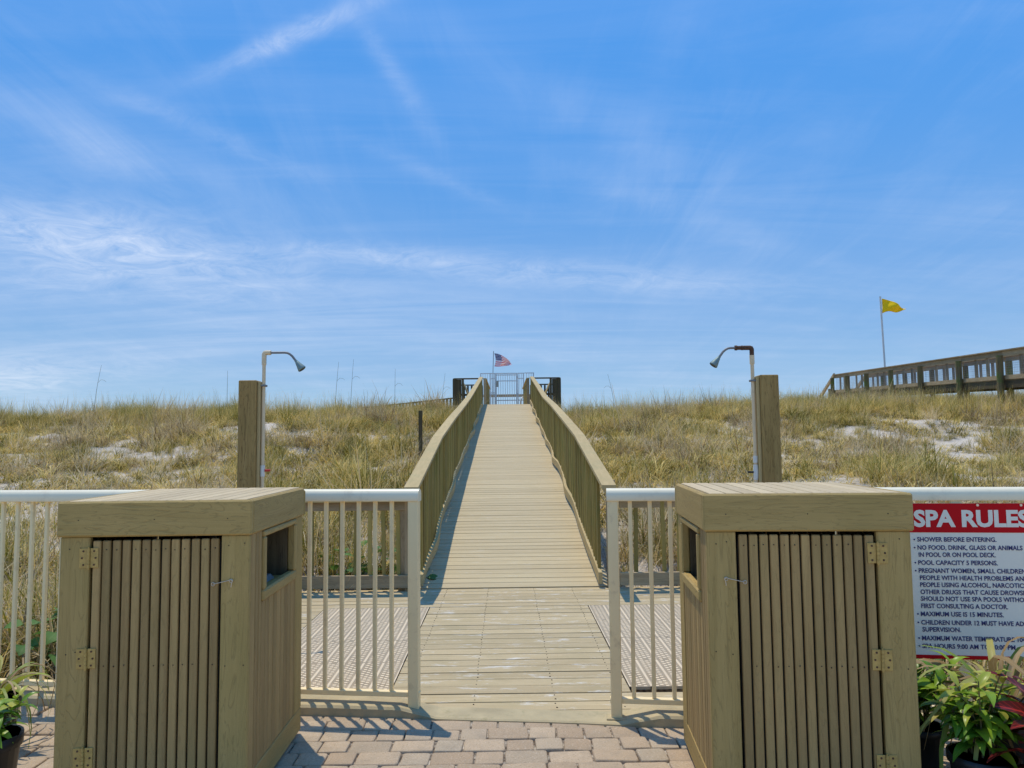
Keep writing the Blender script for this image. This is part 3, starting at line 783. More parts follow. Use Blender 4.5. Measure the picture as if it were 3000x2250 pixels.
# ------------------------------------------------------------------ showers
def arc(c, r, a0, a1, n, plane):
    return [Vector(c)+r*(math.cos(a0+(a1-a0)*i/n)*plane[0]+math.sin(a0+(a1-a0)*i/n)*plane[1]) for i in range(n+1)]
def shower(s, x, y, lx, tz, pz, label, old):
    """s: the side the arm reaches to"""
    R = thing('outdoor_shower', label, 'shower', (x, y, 0), 0, 'showers beside the walkway')
    hw = .072
    part('post', MB().box(-hw, hw, -hw, hw, -.03, tz, .006), M['post'], R)
    part('backing_board', MB().box(min(s*hw+s*.001, s*(hw+.024)), max(s*hw+s*.001, s*(hw+.024)), -.045, .05, .3, tz-.01, .003), M['rail_z'], R)
    px = s*(hw+.042)
    part('pipe', MB().tube([(px, -.01, .0), (px, -.01, pz-.06)], .0145, 12), M['pvc'], R)
    if not old:
        part('elbow', MB().tube([(px, -.01, pz-.10), (px, -.01, pz-.012), (px+s*.004, -.01, pz-.002), (px+s*.012, -.01, pz), (px+s*.055, -.01, pz)], .0195, 12), M['pvc'], R)
    else:
        part('coupling', MB().tube([(px, -.01, pz-.13), (px, -.01, pz-.06)], .0195, 12), M['pvc'], R)
        part('elbow', MB().tube([(px, -.01, pz-.06), (px, -.01, pz-.012), (px+s*.004, -.01, pz-.002), (px+s*.012, -.01, pz), (px+s*.06, -.01, pz)], .0185, 10), M['rust'], R)
        cp = MB()
        for a, b_, r in ((.065, .085, .019), (.087, .115, .0165), (.117, .135, .0205)): cp.tube([(px+s*a, -.01, pz), (px+s*b_, -.01, pz)], r, 8)
        part('union', cp, M['rust'], R)
    a0 = px+s*.05; a1 = px+s*.19
    arm = [(a0, -.01, pz), (a1-s*.02, -.01, pz), (a1, -.01, pz-.003), (a1+s*.02, -.01, pz-.013), (a1+s*.04, -.01, pz-.03), (a1+s*.075, -.01, pz-.076)]
    part('shower_arm', MB().tube(arm, .0095, 10), M['galv'], R)
    e = Vector(arm[-1]); dr = Vector((s*.6, 0, -.8)).normalized()
    hd = MB(); prof = [(-.012, .014), (.004, .015), (.01, .019), (.03, .024), (.06, .033), (.084, .040), (.092, .040), (.094, .034)]
    hd.tube([e+dr*a*.86 for a, _ in prof], [r*.86 for _, r in prof], 14)
    hd.tube([e+dr*.0813, e+dr*.0826], .0285, 14, 1)
    part('shower_head', hd, [M['chrome'], M['black']], R)
    part('pipe_clamp', MB().box(px-.022, px+.022, -.034, .02, tz-.05, tz-.034, .002), M['galv'], R)
    if not old:
        vz = 1.29
        part('valve', MB().tube([(px, -.01, vz-.045), (px, -.01, vz+.045)], .019, 12), M['pvc_w'], R)
        v_ = part('valve_handle', MB().box(px+.018, px+.062, -.022, .0, vz-.005, vz+.014, .003), M['red'], R)
    else:
        vz = 1.245
        part('valve', MB().tube([(px, -.01, vz-.06), (px, -.01, vz-.02), (px, -.01, vz+.02), (px, -.01, vz+.06)], [.017, .021, .021, .018], 12), M['pvc_w'], R)
        part('coupling', MB().tube([(px, -.01, vz+.075), (px, -.01, vz+.13)], .0185, 12), M['pvc_w'], R)
        part('valve_handle', MB().box(px-.065, px-.018, -.02, -.004, vz-.006, vz+.01, .003), M['black'], R)
    return R
shower(1, -2.095, 6.3, 0, 2.026, 2.256, 'square timber shower post with cream pipe elbow and red valve handle, left of the walkway', False)
shower(-1, 2.085, 6.1, 0, 2.013, 2.235, 'square timber shower post with rusty elbow and black valve handle, right of the walkway', True)

tag(box('dune_post', M['dark_z'], None, -1.962, -1.882, 17.26, 17.34, .7, 2.235), 'lone brown square wooden post standing in the grass left of the ramp', 'post')

# ------------------------------------------------------------------ top of the ramp: flank rails, platform rails, benches, gate
def plat_rail(label, s):
    root = thing('platform_railing', label, 'railing', (.05+s*2.1, 31, 2.95), 0, 'dark railings of the platform at the ramp top')
    z0 = 2.98; zt = 4.115; xo = .05+s*2.12; xi = .035+s*1.10  # dark wood; the shade on its back is in the colour too
    b_ = lambda n, m_, x0, x1, *a, **k: child(box(n, M[m_], None, min(x0, x1), max(x0, x1), *a, **k), root)
    b_('cap_board', 'dark_x', xi, xo+s*.02, 30.95, 31.09, zt-.05, zt)
    b_('cap_board', 'dark_y', xo-.07, xo+.07, 31.095, 34.5, zt-.051, zt-.001)
    b_('cap_board', 'dark_x', xi, xo-s*.075, 34.36, 34.5, zt-.052, zt-.002)
    b_('post', 'dark_z', xo-.07, xo+.07, 30.96, 31.10, 1.7, zt-.052)
    b_('post', 'dark_z', xo-s*.34-.045, xo-s*.34+.045, 30.97, 31.06, 2.2, zt-.052)
    b_('post', 'dark_z', xo-.05, xo+.05, 34.30, 34.40, 2.2, zt-.054)
    b_('post', 'dark_z', xi-.045, xi+.045, 34.30, 34.39, 2.2, zt-.054)
    b_('mid_rail', 'dark_x', xi, xo, 34.40, 34.44, 3.60, 3.70)
    b_('bottom_rail', 'dark_x', xi, xo, 34.40, 34.44, z0+.08, z0+.2)
    b_('side_rail', 'dark_y', xo-.02, xo+.02, 31.1, 34.3, z0+.1, z0+.24)
    pm = MB().box(-.045, .045, -.02, .02, 0, 1, .003).mesh('picket', M['dark_z'])
    y = 31.2
    while y < 34.3: child(link('picket', pm, None, (xo, y, z0+.02), (0, 0, 1.57), (1, 1, zt-.06-z0-.02)), root); y += .14
    for q in (.08, .16, .24): child(link('picket', pm, None, (xo-s*q, 31.02, 2.2), (0, 0, 0), (1, 1, zt-.06-2.2)), root)
    x = xi+s*.12
    while (xo-x)*s > .1: child(link('picket', pm, None, (x, 34.46, z0+.06), (0, 0, 0), (.9, 1, zt-.06-z0-.06)), root); x += s*.17
    return root
plat_rail('dark picket railing of the small platform left of the ramp top', -1)
plat_rail('dark picket railing of the small platform right of the ramp top', 1)
def bench(s, label):
    R = thing('bench', label, 'bench', (.05+s*1.5, 32.6, 2.98), 0, 'slanted benches on the platform')
    b_ = lambda n, m_, x0, x1, *a: box(n, M[m_], R, min(x0, x1), max(x0, x1), *a)
    for k in range(4): b_('seat_board', 'rail_y', s*(-.28+k*.1), s*(-.19+k*.1), -1., 1., .40, .44)
    for k in range(5):
        o = box('back_board', M['rail_y'], R, -.02, .02, -1.1, 1.1, -.055, .055)
        o.location = (s*(.12+k*.045), 0, .52+k*.115); o.rotation_euler = (0, s*.38, 0)
    for y in (-.9, .9): b_('leg', 'old_z', s*-.2, s*-.12, y-.05, y+.05, 0, .399); b_('leg', 'old_z', s*.1, s*.18, y-.05, y+.05, 0, .399)
bench(-1, 'slant backed tan wooden bench on the platform left of the ramp top')
bench(1, 'slant backed tan wooden bench on the platform right of the ramp top')
def flank(s, label):
    root = thing('flank_railing', label, 'railing', (.035+s*.9, 34.7, 3.0), 0, 'short railings between the platform and the far gate')
    x = .035+s*.85
    path_board(root, 'cap_board', [(x, 30.2, 4.0), (x, 38., 4.13)], .13, .04, M['rail_y'])
    pm = MB().box(-.02, .02, -.04, .04, 0, 1.02, .003).mesh('picket', M['picket'])
    y = 30.25
    while y < 38: child(link('picket', pm, None, (x, y, deckz(y)+.0)), root); y += .13
    child(box('post', M['old_z'], None, x-.05, x+.05, 30.1, 30.2, 2.4, 4.0), root)
flank(-1, 'short picket railing just beyond the ramp top on the left'); flank(1, 'short picket railing just beyond the ramp top on the right')

def gate():
    R = thing('metal_gate', 'pale metal barred gate with lock box at the top of the ramp', 'gate', (0, 38.3, 3.05))
    zt = 1.9
    def bars(n, x0, x1, z0, z1, sp, hor, par, post=(1, 1)):
        mb = MB()
        for z in hor: mb.box(x0, x1, -.02, .02, z-.022, z+.022)
        o = part(n, mb, M['gate'], par)
        k = max(1, round((x1-x0)/sp)); bmh = MB().box(-.011, .011, -.011, .011, z0, z1).mesh('bar', M['gate'])
        for i in range(1, k): link('bar', bmh, o, (x0+(x1-x0)*i/k, 0, 0))
        for q, xx in zip(post, (x0, x1)):
            if q: part('stile', MB().box(xx-.028, xx+.028, -.028, .028, z0, z1+.02), M['gate'], o)
    bars('fence_panel', -1.24, -.80, 0, zt, .11, (.1, zt), R, (1, 0))
    bars('fence_panel', -.77, -.53, 0, zt, .09, (.1, .85, .93, 1.64, zt), R)
    bars('gate_leaf', -.47, .55, .05, zt, .115, (.55, 1.52, 1.82, zt), R)
    bars('fence_panel', .62, .90, 0, zt, .1, (.1, .55, 1.64, zt), R)
    bars('fence_panel', .94, 1.40, 0, zt+.01, .11, (.1, zt+.01), R, (0, 1))
    part('lock_box', MB().box(-.47, -.35, -.09, -.03, 1.22, 1.52, .01), M['box'], R)
    for z in (.85, 1.7): part('hinge', MB().box(.55, .62, -.05, .03, z-.05, z+.05, .005), M['gate'], R)
gate()
tag(part('hoop', MB().tube([(.32*math.cos(a*math.pi/12), 0, .32*math.sin(a*math.pi/12)) for a in range(25)], .035, 8, caps=False), M['pvc_w'], None, loc=(.93, 38.05, 3.44), rot=(0, 0, .9)),
    'white ring leaning at the right foot of the far gate', 'ring')
fb = thing('beach_railing', 'brown horizontal rail seen through the bars of the far gate', 'railing', (0, 46, 2.6))
box('rail', M['old_x'], fb, -1.6, 1.6, -.03, .03, 1.62, 1.78); box('post', M['old_z'], fb, -1.5, -1.4, .035, .12, -.6, 1.75); box('post', M['old_z'], fb, 1.4, 1.5, .035, .12, -.6, 1.75)

lr = thing('low_railing', 'long dark wooden railing sloping down behind the dune crest left of the platform', 'railing', (-2.2, 33, 2.4))
def low_rail():
    pts = [(-2.15, 33.0, 3.46), (-5.2, 34., 3.22), (-8.6, 35, 2.98), (-11, 35.8, 2.78)]
    for (a, b_) in zip(pts, pts[1:]):
        a, b_ = Vector(a), Vector(b_); dv = b_-a; L = dv.length
        o = part('cap_board', MB().box(0, L-.004, -.07, .07, -.045, .0, .004), M['dark_x']); o.location = a; o.rotation_euler = dv.to_track_quat('X', 'Z').to_euler(); child(o, lr)
        o = part('bottom_rail', MB().box(0, L-.004, -.02, .02, -.86, -.74, .004), M['old_x']); o.location = a; o.rotation_euler = dv.to_track_quat('X', 'Z').to_euler(); child(o, lr)
        pm = MB().box(-.045, .045, -.018, .018, -.86, -.045).mesh('picket', M['old_z']); n = int(L/.16)
        for i in range(n): child(link('picket', pm, None, a+dv*((i+.5)/n)), lr)
        child(box('post', M['old_z'], None, a.x-.05, a.x+.05, a.y+.02, a.y+.11, a.z-1.8, a.z-.047), lr)
low_rail()

# ------------------------------------------------------------------ neighbouring boardwalk on the right
nb = thing('neighbouring_boardwalk', 'weathered wooden boardwalk with mossy posts and wire mesh crossing the dune on the right', 'boardwalk', (16.3, 25, 3.3))
def neighbour():
    PY = [19.4, 22.2, 25.0, 27.7, 30.8, 33.7, 36.5, 39.1, 41.3]
    lx = lambda y: 16.25+.088*(y-25)
    tz = lambda y: 4.33+.0375*(y-25)
    moss = wood('mossy_timber', (.15, .10, .05), (.24, .20, .09), 2, .15, .5, (.10, .20, .02), .9, .9)
    wire, tw, bw_ = newmat('wire_mesh'); bw_.inputs['Base Color'].default_value = (.30, .31, .32, 1); bw_.inputs['Metallic'].default_value = .6; bw_.inputs['Roughness'].default_value = .6
    def run(name, ya, yb, off, za, zb, w, m_):
        a, b_ = Vector((lx(ya)+off, ya, 0)), Vector((lx(yb)+off, yb, 0))
        return path_board(nb, name, [(a.x, ya+.002, tz(ya)+za), (b_.x, yb-.002, tz(yb)+za)], w, zb-za, m_)
    for side, off in (('near', 0.), ('far', 1.75)):
        for i, y in enumerate(PY):
            o = child(part('post', MB().tube([(0, 0, -2.6), (0, 0, -.15)], .105, 10), moss, None, loc=(lx(y)+off-(.0 if off == 0 else -.1), y, tz(y))), nb)
            o.rotation_euler = (random.gauss(0, .01), random.gauss(0, .01), 0)
        for ya, yb in zip(PY, PY[1:]):
            run('cap_board', ya, yb, off+.12, 0, .04, .16, M['old_y']); run('top_rail', ya, yb, off+.125, -.17, -.003, .04, M['old_y'])
            run('bottom_rail', ya, yb, off+.125, -.94, -.80, .04, M['old_y']); run('fascia_board', ya, yb, off+.16, -1.22, -.97, .05, M['dark_y'])
            for k in (.10, .40, .68):
                y = ya+(yb-ya)*k
                child(box('picket', M['old_z'], None, lx(y)+off+.17, lx(y)+off+.21, y-.07, y+.07, tz(y)-.92, tz(y)-.02), nb)
            mb = MB(); nz = 8; nv = int((yb-ya)/.085)
            for k in range(nz):
                z = -.80+.62*k/nz
                mb.tube([(lx(ya)+off+.15, ya+.05, tz(ya)+z), (lx(yb)+off+.15, yb-.05, tz(yb)+z)], .0036, 3, caps=False)
            for k in range(nv):
                y = ya+.05+(yb-ya-.1)*k/nv; mb.tube([(lx(y)+off+.153, y, tz(y)-.80), (lx(y)+off+.153, y, tz(y)-.17)], .0036, 3, caps=False)
            child(part('wire_panel', mb, wire), nb)
    pm = MB().box(-.85, .85, -.068, .068, -.035, 0).mesh('plank', M['old_x']); y = 19.4
    while y < 41.4:
        child(link('plank', pm, None, (lx(y)+1.02, y, tz(y)-.935)), nb); y += .145
    # stair down to the beach at the far end
    for off in (.12, 1.87):
        path_board(nb, 'stair_rail', [(lx(41.3)+off, 41.303, tz(41.3)-.06), (lx(41.3)+off+.1, 43.9, tz(41.3)-1.36)], .10, .17, M['old_y'])
        path_board(nb, 'stair_stringer', [(lx(41.3)+off, 41.303, tz(41.3)-1.15), (lx(41.3)+off+.1, 43.9, tz(41.3)-2.85)], .05, .25, M['old_y'])
        for y in (42.2, 43.2): child(box('picket', M['old_z'], None, lx(y)+off-.05, lx(y)+off+.05, y-.05, y+.05, tz(41.3)-2.6, tz(41.3)-.1-(y-41.3)*.64), nb)
neighbour()

# ------------------------------------------------------------------ flags
def cloth(name, nu, nv, fn, mat, parent, th=.004):
    vs, col = [], []
    for j in range(nv+1):
        for i in range(nu+1): vs.append(fn(i/nu, j/nv)); col.append((i/nu, j/nv, 0, 1))
    fs = [(j*(nu+1)+i, j*(nu+1)+i+1, (j+1)*(nu+1)+i+1, (j+1)*(nu+1)+i) for j in range(nv) for i in range(nu)]
    me = bpy.data.meshes.new(name); me.from_pydata(vs, [], fs); me.materials.append(mat)
    me.polygons.foreach_set('use_smooth', [True]*len(fs)); setcol(me, col)
    o = link(name, me, parent); sd_ = o.modifiers.new('thickness', 'SOLIDIFY'); sd_.thickness = th; return o
fp = thing('flagpole', 'grey flagpole behind the far gate flying a striped red white and blue flag', 'flagpole', (-.98, 60, 0))
part('pole', MB().tube([(-.12, 0, -.3), (.0, 0, 7.0), (.06, 0, 8.66)], .026, 8), M['galv'], fp)
def usf(u, v_):
    hx = .12+.10*math.sin(v_*math.pi)*1.0
    x = hx+u*(1.32-.25*v_*u)+.04*math.sin(u*9)
    top = 8.50-.10*u-.75*u**2.2; bot = 7.47-.03*math.sin(u*6)+.02*u
    z = top+(bot-top)*v_
    return (x, .16*math.sin(u*8+v_*2.5)*(.3+u), z)
cloth('flag', 36, 20, usf, M['flag'], fp)
yf = thing('flagpole', 'grey flagpole behind the neighbouring boardwalk flying a yellow warning flag', 'flagpole', (20.85, 42, 0)); yf.scale = (1.235, 1.235, 1.225)
part('pole', MB().tube([(.14, 0, .2), (.0, 0, 7.65)], .042, 10), M['gate'], yf)
def yfl(u, v_):
    top = 7.55-.05*u-.36*u**1.7*(1 if u < .8 else 1); bot = 6.87+.16*u+.05*math.sin(u*7)
    top = max(top, bot+.02)
    z = top+(bot-top)*v_
    x = .07+u*(1.08-.22*(1-v_)*u)+.02*math.sin(v_*5)
    return (x, .10*math.sin(u*7+v_*3)*(.2+u)+.03*math.sin(v_*6+u*3), z)
cloth('flag', 26, 14, yfl, M['yellow'], yf)

# ------------------------------------------------------------------ grass: one countless mass over the dune
def blade(mb, cols, x, y, az, L, w, lean, curl, seg, rb):
    px, pz = 0., 0.; a = lean; pts = [(0., 0.)]
    for i in range(seg):
        a += curl/seg; px += L/seg*math.sin(a); pz += L/seg*math.cos(a); pts.append((px, pz))
    ca, sa = math.cos(az), math.sin(az); o = len(mb.v); tw = random.uniform(-.6, .6)
    for i, (p, z) in enumerate(pts):
        k = i/seg; ww = w*(1-.85*k**1.5); q = tw*k
        dx, dy = -sa*ww*math.cos(q)+ca*ww*math.sin(q), ca*ww*math.cos(q)+sa*ww*math.sin(q)
        mb.v.append((x+ca*p-dx, y+sa*p-dy, z)); mb.v.append((x+ca*p+dx, y+sa*p+dy, z))
        cols.append((rb, k, 0, 1)); cols.append((rb, k, 0, 1))
    for i in range(seg): mb.f.append([o+2*i, o+2*i+1, o+2*i+3, o+2*i+2]); mb.mi.append(0); mb.sm.append(True)
def tuft(seed, n, rad, L0, L1, w, lean, curl, mat, seg=3, wind=.3):
    random.seed(seed); mb, cols = MB(), []
    for _ in range(n):
        r = rad*math.sqrt(random.random()); g = random.uniform(0, 2*math.pi)
        az = g+random.gauss(0, .9)
        if random.random() < wind: az = random.gauss(0, .7)
        blade(mb, cols, r*math.cos(g), r*math.sin(g), az, random.uniform(L0, L1), w*random.uniform(.6, 1.2), abs(random.gauss(0, lean)), abs(random.gauss(curl, .45)), seg, random.random())
    me = bpy.data.meshes.new('tuft'); me.from_pydata(mb.v, [], mb.f); me.materials.append(mat); setcol(me, cols)
    return me
gcol = bpy.data.collections.new('grass_kinds')
kinds = []
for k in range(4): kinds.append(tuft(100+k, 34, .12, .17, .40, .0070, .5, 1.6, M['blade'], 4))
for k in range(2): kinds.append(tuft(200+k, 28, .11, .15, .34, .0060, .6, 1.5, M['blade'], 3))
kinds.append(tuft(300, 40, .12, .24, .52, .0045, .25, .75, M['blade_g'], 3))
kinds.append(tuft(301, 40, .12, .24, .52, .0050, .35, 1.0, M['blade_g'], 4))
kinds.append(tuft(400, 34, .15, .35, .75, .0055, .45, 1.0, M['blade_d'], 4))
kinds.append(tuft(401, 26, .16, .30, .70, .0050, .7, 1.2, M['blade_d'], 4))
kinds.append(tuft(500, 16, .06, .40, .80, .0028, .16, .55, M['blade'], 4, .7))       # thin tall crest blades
for i, me in enumerate(kinds):
    o = bpy.data.objects.new('tuft_%02d' % i, me); gcol.objects.link(o)
random.seed(11)
P_, R_, S_, I_ = [], [], [], []
def add_t(x, y, sc, kind):
    P_.append((x, y, height(x, y)-.02)); R_.append((random.gauss(0, .12), random.gauss(0, .12), random.gauss(.0, 1.0) if random.random() < .5 else random.uniform(0, 6.28))); S_.append(sc); I_.append(kind)
def clear(x, y):
    if y < fence_y(x)+.22: return False
    dx = abs(x-.035)
    if y < 41 and dx < 1.13: return False
    if y < 8.22 and dx < 2.50: return False
    if 30.3 < y < 34.7 and dx < 2.3: return False
    ox = x-16.25-.088*(y-25)
    if 19 < y < 42 and .25 < ox < 2.0: return False
    return True
def cover(x, y):                                   # how much grows here
    a = mnoise.noise((x*.5+7, y*.42, 3.1)); b_ = mnoise.noise((x*1.15, y*.95, 8.4)); c = mnoise.noise((x*2.6, y*2.2, 1.))
    g = .61+a*.52+b_*.66+c*.6
    if y > 21.5: g += .14*(y-21.5)
    if y < 9: g += .25
    if abs(x) < 5 and y > 11: g += .22
    if x > 9 and y < 21: g -= .08
    return g
y = 4.6
while y < 43:
    st = .19 if y < 12 else .20
    x = -.72*y-2.2
    while x < .72*y+2.2:
        if y > 34 and x < 7: x += st; continue
        xx, yy = x+random.uniform(-.5, .5)*st, y+random.uniform(-.5, .5)*st
        if clear(xx, yy):
            g = cover(xx, yy)
            if random.random() < min(1, max(.07, (g-.14)*2.0)):
                near_ = yy < 10.5
                gk = mnoise.noise((xx*.5+20, yy*.5, 2))
                q = random.random()
                if near_ and abs(xx) < 8:
                    dryside = xx > .9
                    kind = (random.choice((8, 9)) if q < .5 else random.choice((0, 6, 7))) if dryside else (random.choice((6, 7)) if q < .45 else random.choice((8, 9)) if q < .7 else random.choice((0, 1, 4)))
                elif gk > .12 and q < .40: kind = random.choice((6, 7))
                elif gk < -.12 and q < .35: kind = random.choice((8, 9, 5))
                elif q < .07: kind = random.choice((8, 9))
                else: kind = random.choice((0, 1, 2, 3, 4, 5))
                big = .8+.5*max(0, min(1, g-.2))
                clump = 1+.62*mnoise.noise((xx*1.5, yy*1.3, 4.4))+.3*mnoise.noise((xx*3.4, yy*3., 6.))
                add_t(xx, yy, random.uniform(.75, 1.1)*big*max(.45, clump), kind)
                if 23 < yy < 30 and random.random() < .30: add_t(xx+.05, yy, random.uniform(.7, 1.35), 10)
        x += st
    y += st*.9
def grass_object(name, mesh_pts):
    me = bpy.data.meshes.new(name); me.from_pydata(P_, [], [])
    for nm, tp, vals in (('rot', 'FLOAT_VECTOR', R_), ('scl', 'FLOAT', S_), ('idx', 'INT', I_)):
        a = me.attributes.new(nm, tp, 'POINT'); a.data.foreach_set('vector' if tp == 'FLOAT_VECTOR' else 'value', np.asarray(vals).ravel())
    o = link(name, me)
    ng = bpy.data.node_groups.new('grow', 'GeometryNodeTree')
    ng.interface.new_socket('Geometry', in_out='INPUT', socket_type='NodeSocketGeometry'); ng.interface.new_socket('Geometry', in_out='OUTPUT', socket_type='NodeSocketGeometry')
    N_ = ng.nodes; gi, go = N_.new('NodeGroupInput'), N_.new('NodeGroupOutput')
    ip = N_.new('GeometryNodeInstanceOnPoints'); ci = N_.new('GeometryNodeCollectionInfo'); ci.inputs[0].default_value = gcol; ci.inputs[1].default_value = True; ci.inputs[2].default_value = True
    ip.inputs['Pick Instance'].default_value = True
    def attr(nm, tp):
        n = N_.new('GeometryNodeInputNamedAttribute'); n.data_type = tp; n.inputs[0].default_value = nm; return n.outputs[0]
    L_ = ng.links.new
    L_(gi.outputs[0], ip.inputs['Points']); L_(ci.outputs[0], ip.inputs['Instance'])
    L_(attr('idx', 'INT'), ip.inputs['Instance Index'])
    er = N_.new('FunctionNodeEulerToRotation'); L_(attr('rot', 'FLOAT_VECTOR'), er.inputs[0]); L_(er.outputs[0], ip.inputs['Rotation'])
    L_(attr('scl', 'FLOAT'), ip.inputs['Scale']); L_(ip.outputs[0], go.inputs[0])
    md = o.modifiers.new('grow', 'NODES'); md.node_group = ng
    return o
tag(grass_object('dune_grass', None), 'olive and straw coloured dune grass growing in tufts over the sandy slope', 'grass', kind='stuff')
print('tufts', len(P_))

# tall sea oat stalks that stand out against the sky
def stalk(x, y, L, lean, label, seedhead=True):
    L *= .84
    z = height(x, y); R = MB(); pts = []
    for i in range(7):
        k = i/6; pts.append((lean*L*k**1.6, 0, L*k))
    R.tube(pts, [.0085-.005*i/6 for i in range(7)], 5)
    if seedhead:
        sgn = 1 if lean >= 0 else -1
        q = Vector(pts[4]); R.tube([q, q+Vector((sgn*.1, 0, .10)), q+Vector((sgn*.2, 0, .09)), q+Vector((sgn*.28, 0, .02))], [.004, .004, .004, .003], 4)
    o = part('grass_stalk', R, M['stalk'], None, loc=(x, y, z)); tag(o, label, 'grass stalk', 'tall bare stalks above the dune grass')
stalk(-13.9, 26, 2.15, .12, 'thin bare stalk over the dune crest at the far left of the sky line')
stalk(-9.6, 26.5, 1.85, .0, 'straight thin stalk on the dune crest just left of the left shower post', False)
stalk(-6.0, 27., 2.4, .06, 'tall leaning stalk on the crest right of the left shower head')
stalk(-5.5, 27.2, 2.55, .05, 'tallest thin stalk on the crest midway from left shower to platform')
stalk(-4.05, 28., 2.3, .01, 'upright thin stalk rising behind the sloping dark railing')
stalk(-2.45, 29., 2.2, .09, 'thin stalk standing close to the left corner of the platform')
stalk(4.0, 28., 1.9, -.16, 'thin stalk leaning left on the crest right of the platform')

# ------------------------------------------------------------------ leafy plants
def leaf_mesh(name, mat, w=.32, fold=.25, droop=.35, wavy=0., nl=7, shape=1.):
    """unit long leaf along +Y, tip drooping"""
    vs, col, fs = [], [], []
    for i in range(nl+1):
        k = i/nl; ww = w*.5*(math.sin(math.pi*min(1, k**(.75*shape)*.97+.03)))**.85
        if i == nl: ww = .004
        a = -droop*k*k
        for j in range(5):
            u = j/4-.5
            vs.append((u*2*ww, k*math.cos(a), fold*abs(u)*2*ww+math.sin(a)*k+wavy*math.sin(k*11+j)*.03)); col.append((j/4, k, 0, 1))
    for i in range(nl):
        for j in range(4): fs.append((i*5+j, i*5+j+1, (i+1)*5+j+1, (i+1)*5+j))
    me = bpy.data.meshes.new(name); me.from_pydata(vs, [], fs); me.materials.append(mat); me.polygons.foreach_set('use_smooth', [True]*len(fs)); setcol(me, col)
    return me
def put_leaf(me, root, p, az, el, L, roll=0.):
    return link('leaf', me, root, p, (el, roll, az-math.pi/2), (L, L, L))
def pot(root, r, h, m_='black'):
    mb = MB(); prof = [(.0, r*.76), (h*.85, r*.97), (h*.85, r*1.04), (h, r*1.05), (h, r*.97), (h*.93, r*.94)]
    mb.tube([(0, 0, z) for z, _ in prof], [q for _, q in prof], 24, caps=False); mb.add([(r*.76*math.cos(a*math.pi/12), r*.76*math.sin(a*math.pi/12), .001) for a in range(24)], [list(range(24))])
    part('pot', mb, M[m_], root)
    sm_ = MB(); n = 18
    vs = [(0, 0, h*.93)]+[(r*.95*k*math.cos(a*2*math.pi/n), r*.95*k*math.sin(a*2*math.pi/n), h*.9+random.uniform(-.012, .012)) for k in (.5, 1) for a in range(n)]
    fs = [(0, 1+a, 1+(a+1) % n) for a in range(n)]+[(1+a, 1+n+a, 1+n+(a+1) % n, 1+(a+1) % n) for a in range(n)]
    sm_.add(vs, fs); part('soil', sm_, M['soil'], root)
def shrub(loc, label, r, h, stems, H, leaf_me, L, per, group=None, spread=.5, ymix=None, cat='potted plant'):
    R = thing('potted_plant', label, cat, loc, 0, group)
    pot(R, r, h); st = MB()
    for s_ in range(stems):
        az = s_*2.399+random.uniform(-.3, .3); ln = random.uniform(.1, 1)*spread; hh = H*random.uniform(.55, 1)*(1-.35*ln)
        b0 = Vector((r*.35*math.cos(az), r*.35*math.sin(az), h*.9)); tip = b0+Vector((ln*hh*math.cos(az), ln*hh*math.sin(az), hh))
        mid = (b0+tip)/2+Vector((-.03*math.cos(az), -.03*math.sin(az), .02)); st.tube([b0, mid, tip], [.005, .004, .0025], 5)
        n = per
        for i in range(n):
            k = .25+.75*i/(n-1); p = b0.lerp(mid, min(1, 2*k)) if k < .5 else mid.lerp(tip, 2*k-1)
            q = random.uniform(.75, 1.15)*L*(1.05-.35*(k > .9))
            put_leaf(ymix if (ymix and k > .75 and random.random() < .6) else leaf_me, R, p, i*2.399+az, random.uniform(.05, .5)+.55*(k > .88), q, random.uniform(-.3, .3))
    part('stem', st, M['stalk'], R)
    return R
random.seed(5)
LF = leaf_mesh('leaf', M['leaf'], .36, .3, .45); LY = leaf_mesh('leaf', M['leaf_y'], .34, .3, .4)
LC = leaf_mesh('leaf', M['croton'], .46, .2, .35, .6, 8); LP = leaf_mesh('leaf', M['palm'], .05, .3, 1.25, 0, 8, .8); LB = leaf_mesh('leaf', M['brownleaf'], .045, .3, 1.4, .5, 8, .8)
LV = leaf_mesh('leaf', M['vine'], .95, .15, .3, .2, 6)
shrub((1.90, 3.17, 0), 'bushy green leaved shrub in a black plastic pot right of the right wooden bin', .125, .235, 15, .40, LF, .125, 11, 'potted plants along the fence', .55, LY)
cr = thing('potted_plant', 'dark red croton with broad red veined leaves at the right edge', 'potted plant', (2.07, 3.0, 0), 0, 'potted plants along the fence')
pot(cr, .12, .17)
stm = MB(); stm.tube([(0, 0, .15), (.01, 0, .26), (.0, .01, .38)], [.009, .008, .006], 6); part('stem', stm, M['stalk'], cr)
for i in range(34):
    k = i/33; put_leaf(LC, cr, (random.uniform(-.015, .015), random.uniform(-.015, .015), .20+.22*k), i*2.399+1.9, .1+.95*k+random.uniform(-.15, .2), random.uniform(.20, .29), random.uniform(-.5, .5))
gp = thing('potted_plant', 'arching strap leaved plant with browning tips under the rules sign', 'potted plant', (2.20, 3.52, 0), 0, 'potted plants along the fence')
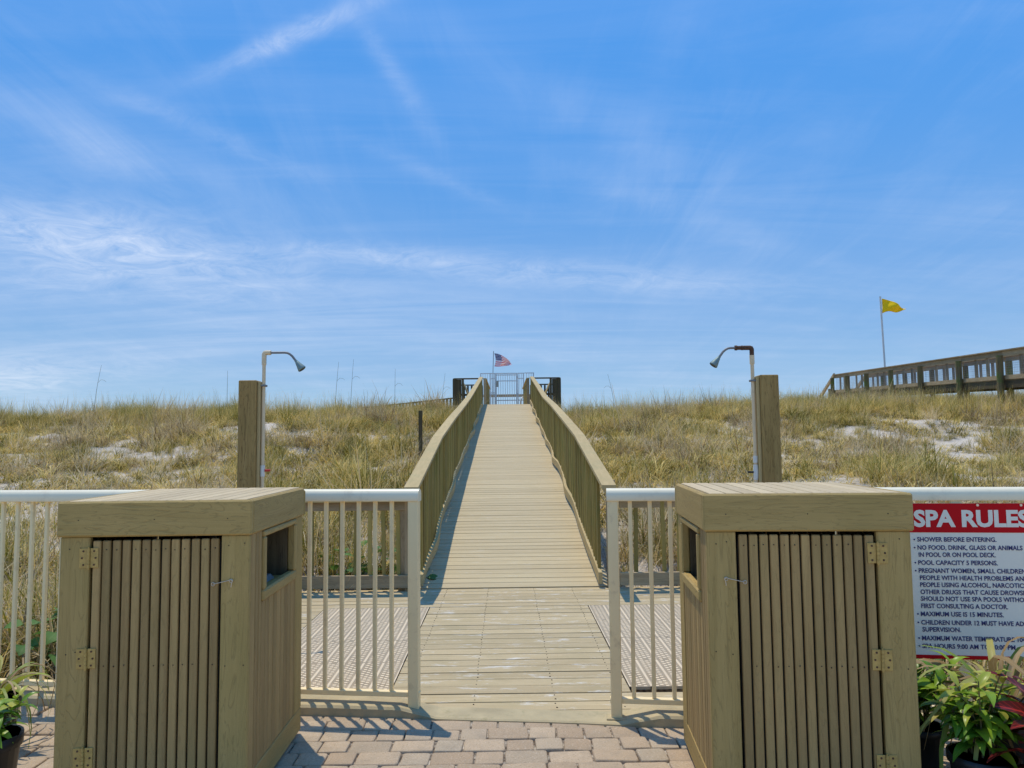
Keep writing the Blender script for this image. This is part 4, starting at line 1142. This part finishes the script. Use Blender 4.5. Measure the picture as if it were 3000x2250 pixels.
pot(gp, .14, .24)
for i in range(62):
    az = i*2.399; put_leaf(random.choice((LP, LP, LB, LB)), gp, (.05*math.cos(az), .05*math.sin(az), .23+.12*random.random()), az, random.uniform(.5, 1.4), random.uniform(.32, .70), random.uniform(-.4, .4))
shrub((1.86, 3.60, 0), 'darker green narrow leaved shrub behind the bushy potted shrub, under the sign', .11, .2, 9, .42, LF, .15, 10, 'potted plants along the fence', .6)
shrub((-2.175, 3.30, 0), 'light green leaved shrub in a black pot left of the left wooden bin', .135, .31, 10, .22, LF, .11, 9, 'potted plants along the fence', .7, LY)
fp2 = thing('potted_plant', 'yellow green fern like plant with brown tips in a dark pot at the left edge', 'potted plant', (-2.60, 4.02, 0), 0, 'potted plants along the fence')
pot(fp2, .11, .24)
for i in range(44):
    az = i*2.399; put_leaf(random.choice((LY, LP, LP, LP, LB, LB)), fp2, (.04*math.cos(az), .04*math.sin(az), .23+.08*random.random()), az, random.uniform(.2, 1.1), random.uniform(.18, .34), random.uniform(-.4, .4))
# broad leaved beach creepers behind the fence
for x, y, n, lb in ((-3.02, 5.35, 26, 'broad leaved creeper behind the fence at the far left'), (-2.72, 5.15, 18, 'small broad leaved creeper behind the fence beside the left bin'),
                    (-1.62, 8.45, 26, 'leafy green weed behind the low railing near the left shower post'), (-1.2, 8.5, 22, 'leafy green weed behind the low railing next to the ramp'),
                    (2.75, 4.95, 20, 'leafy green weed growing behind the rules sign')):
    R = thing('beach_creeper', lb, 'plant', (x, y, height(x, y)), 0, 'leafy plants behind the fence')
    st = MB()
    for i in range(n):
        az = random.uniform(0, 6.28); rr = random.uniform(.03, .38); hh = random.uniform(.08, .42)
        p = Vector((rr*math.cos(az), rr*math.sin(az), hh)); st.tube([(0, 0, 0), p*.5+Vector((0, 0, .05)), p], [.004, .003, .002], 4)
        put_leaf(LV, R, p, az+random.uniform(-.8, .8), random.uniform(-.2, .7), random.uniform(.09, .16), random.uniform(-.5, .5))
    part('stem', st, M['vine'], R)
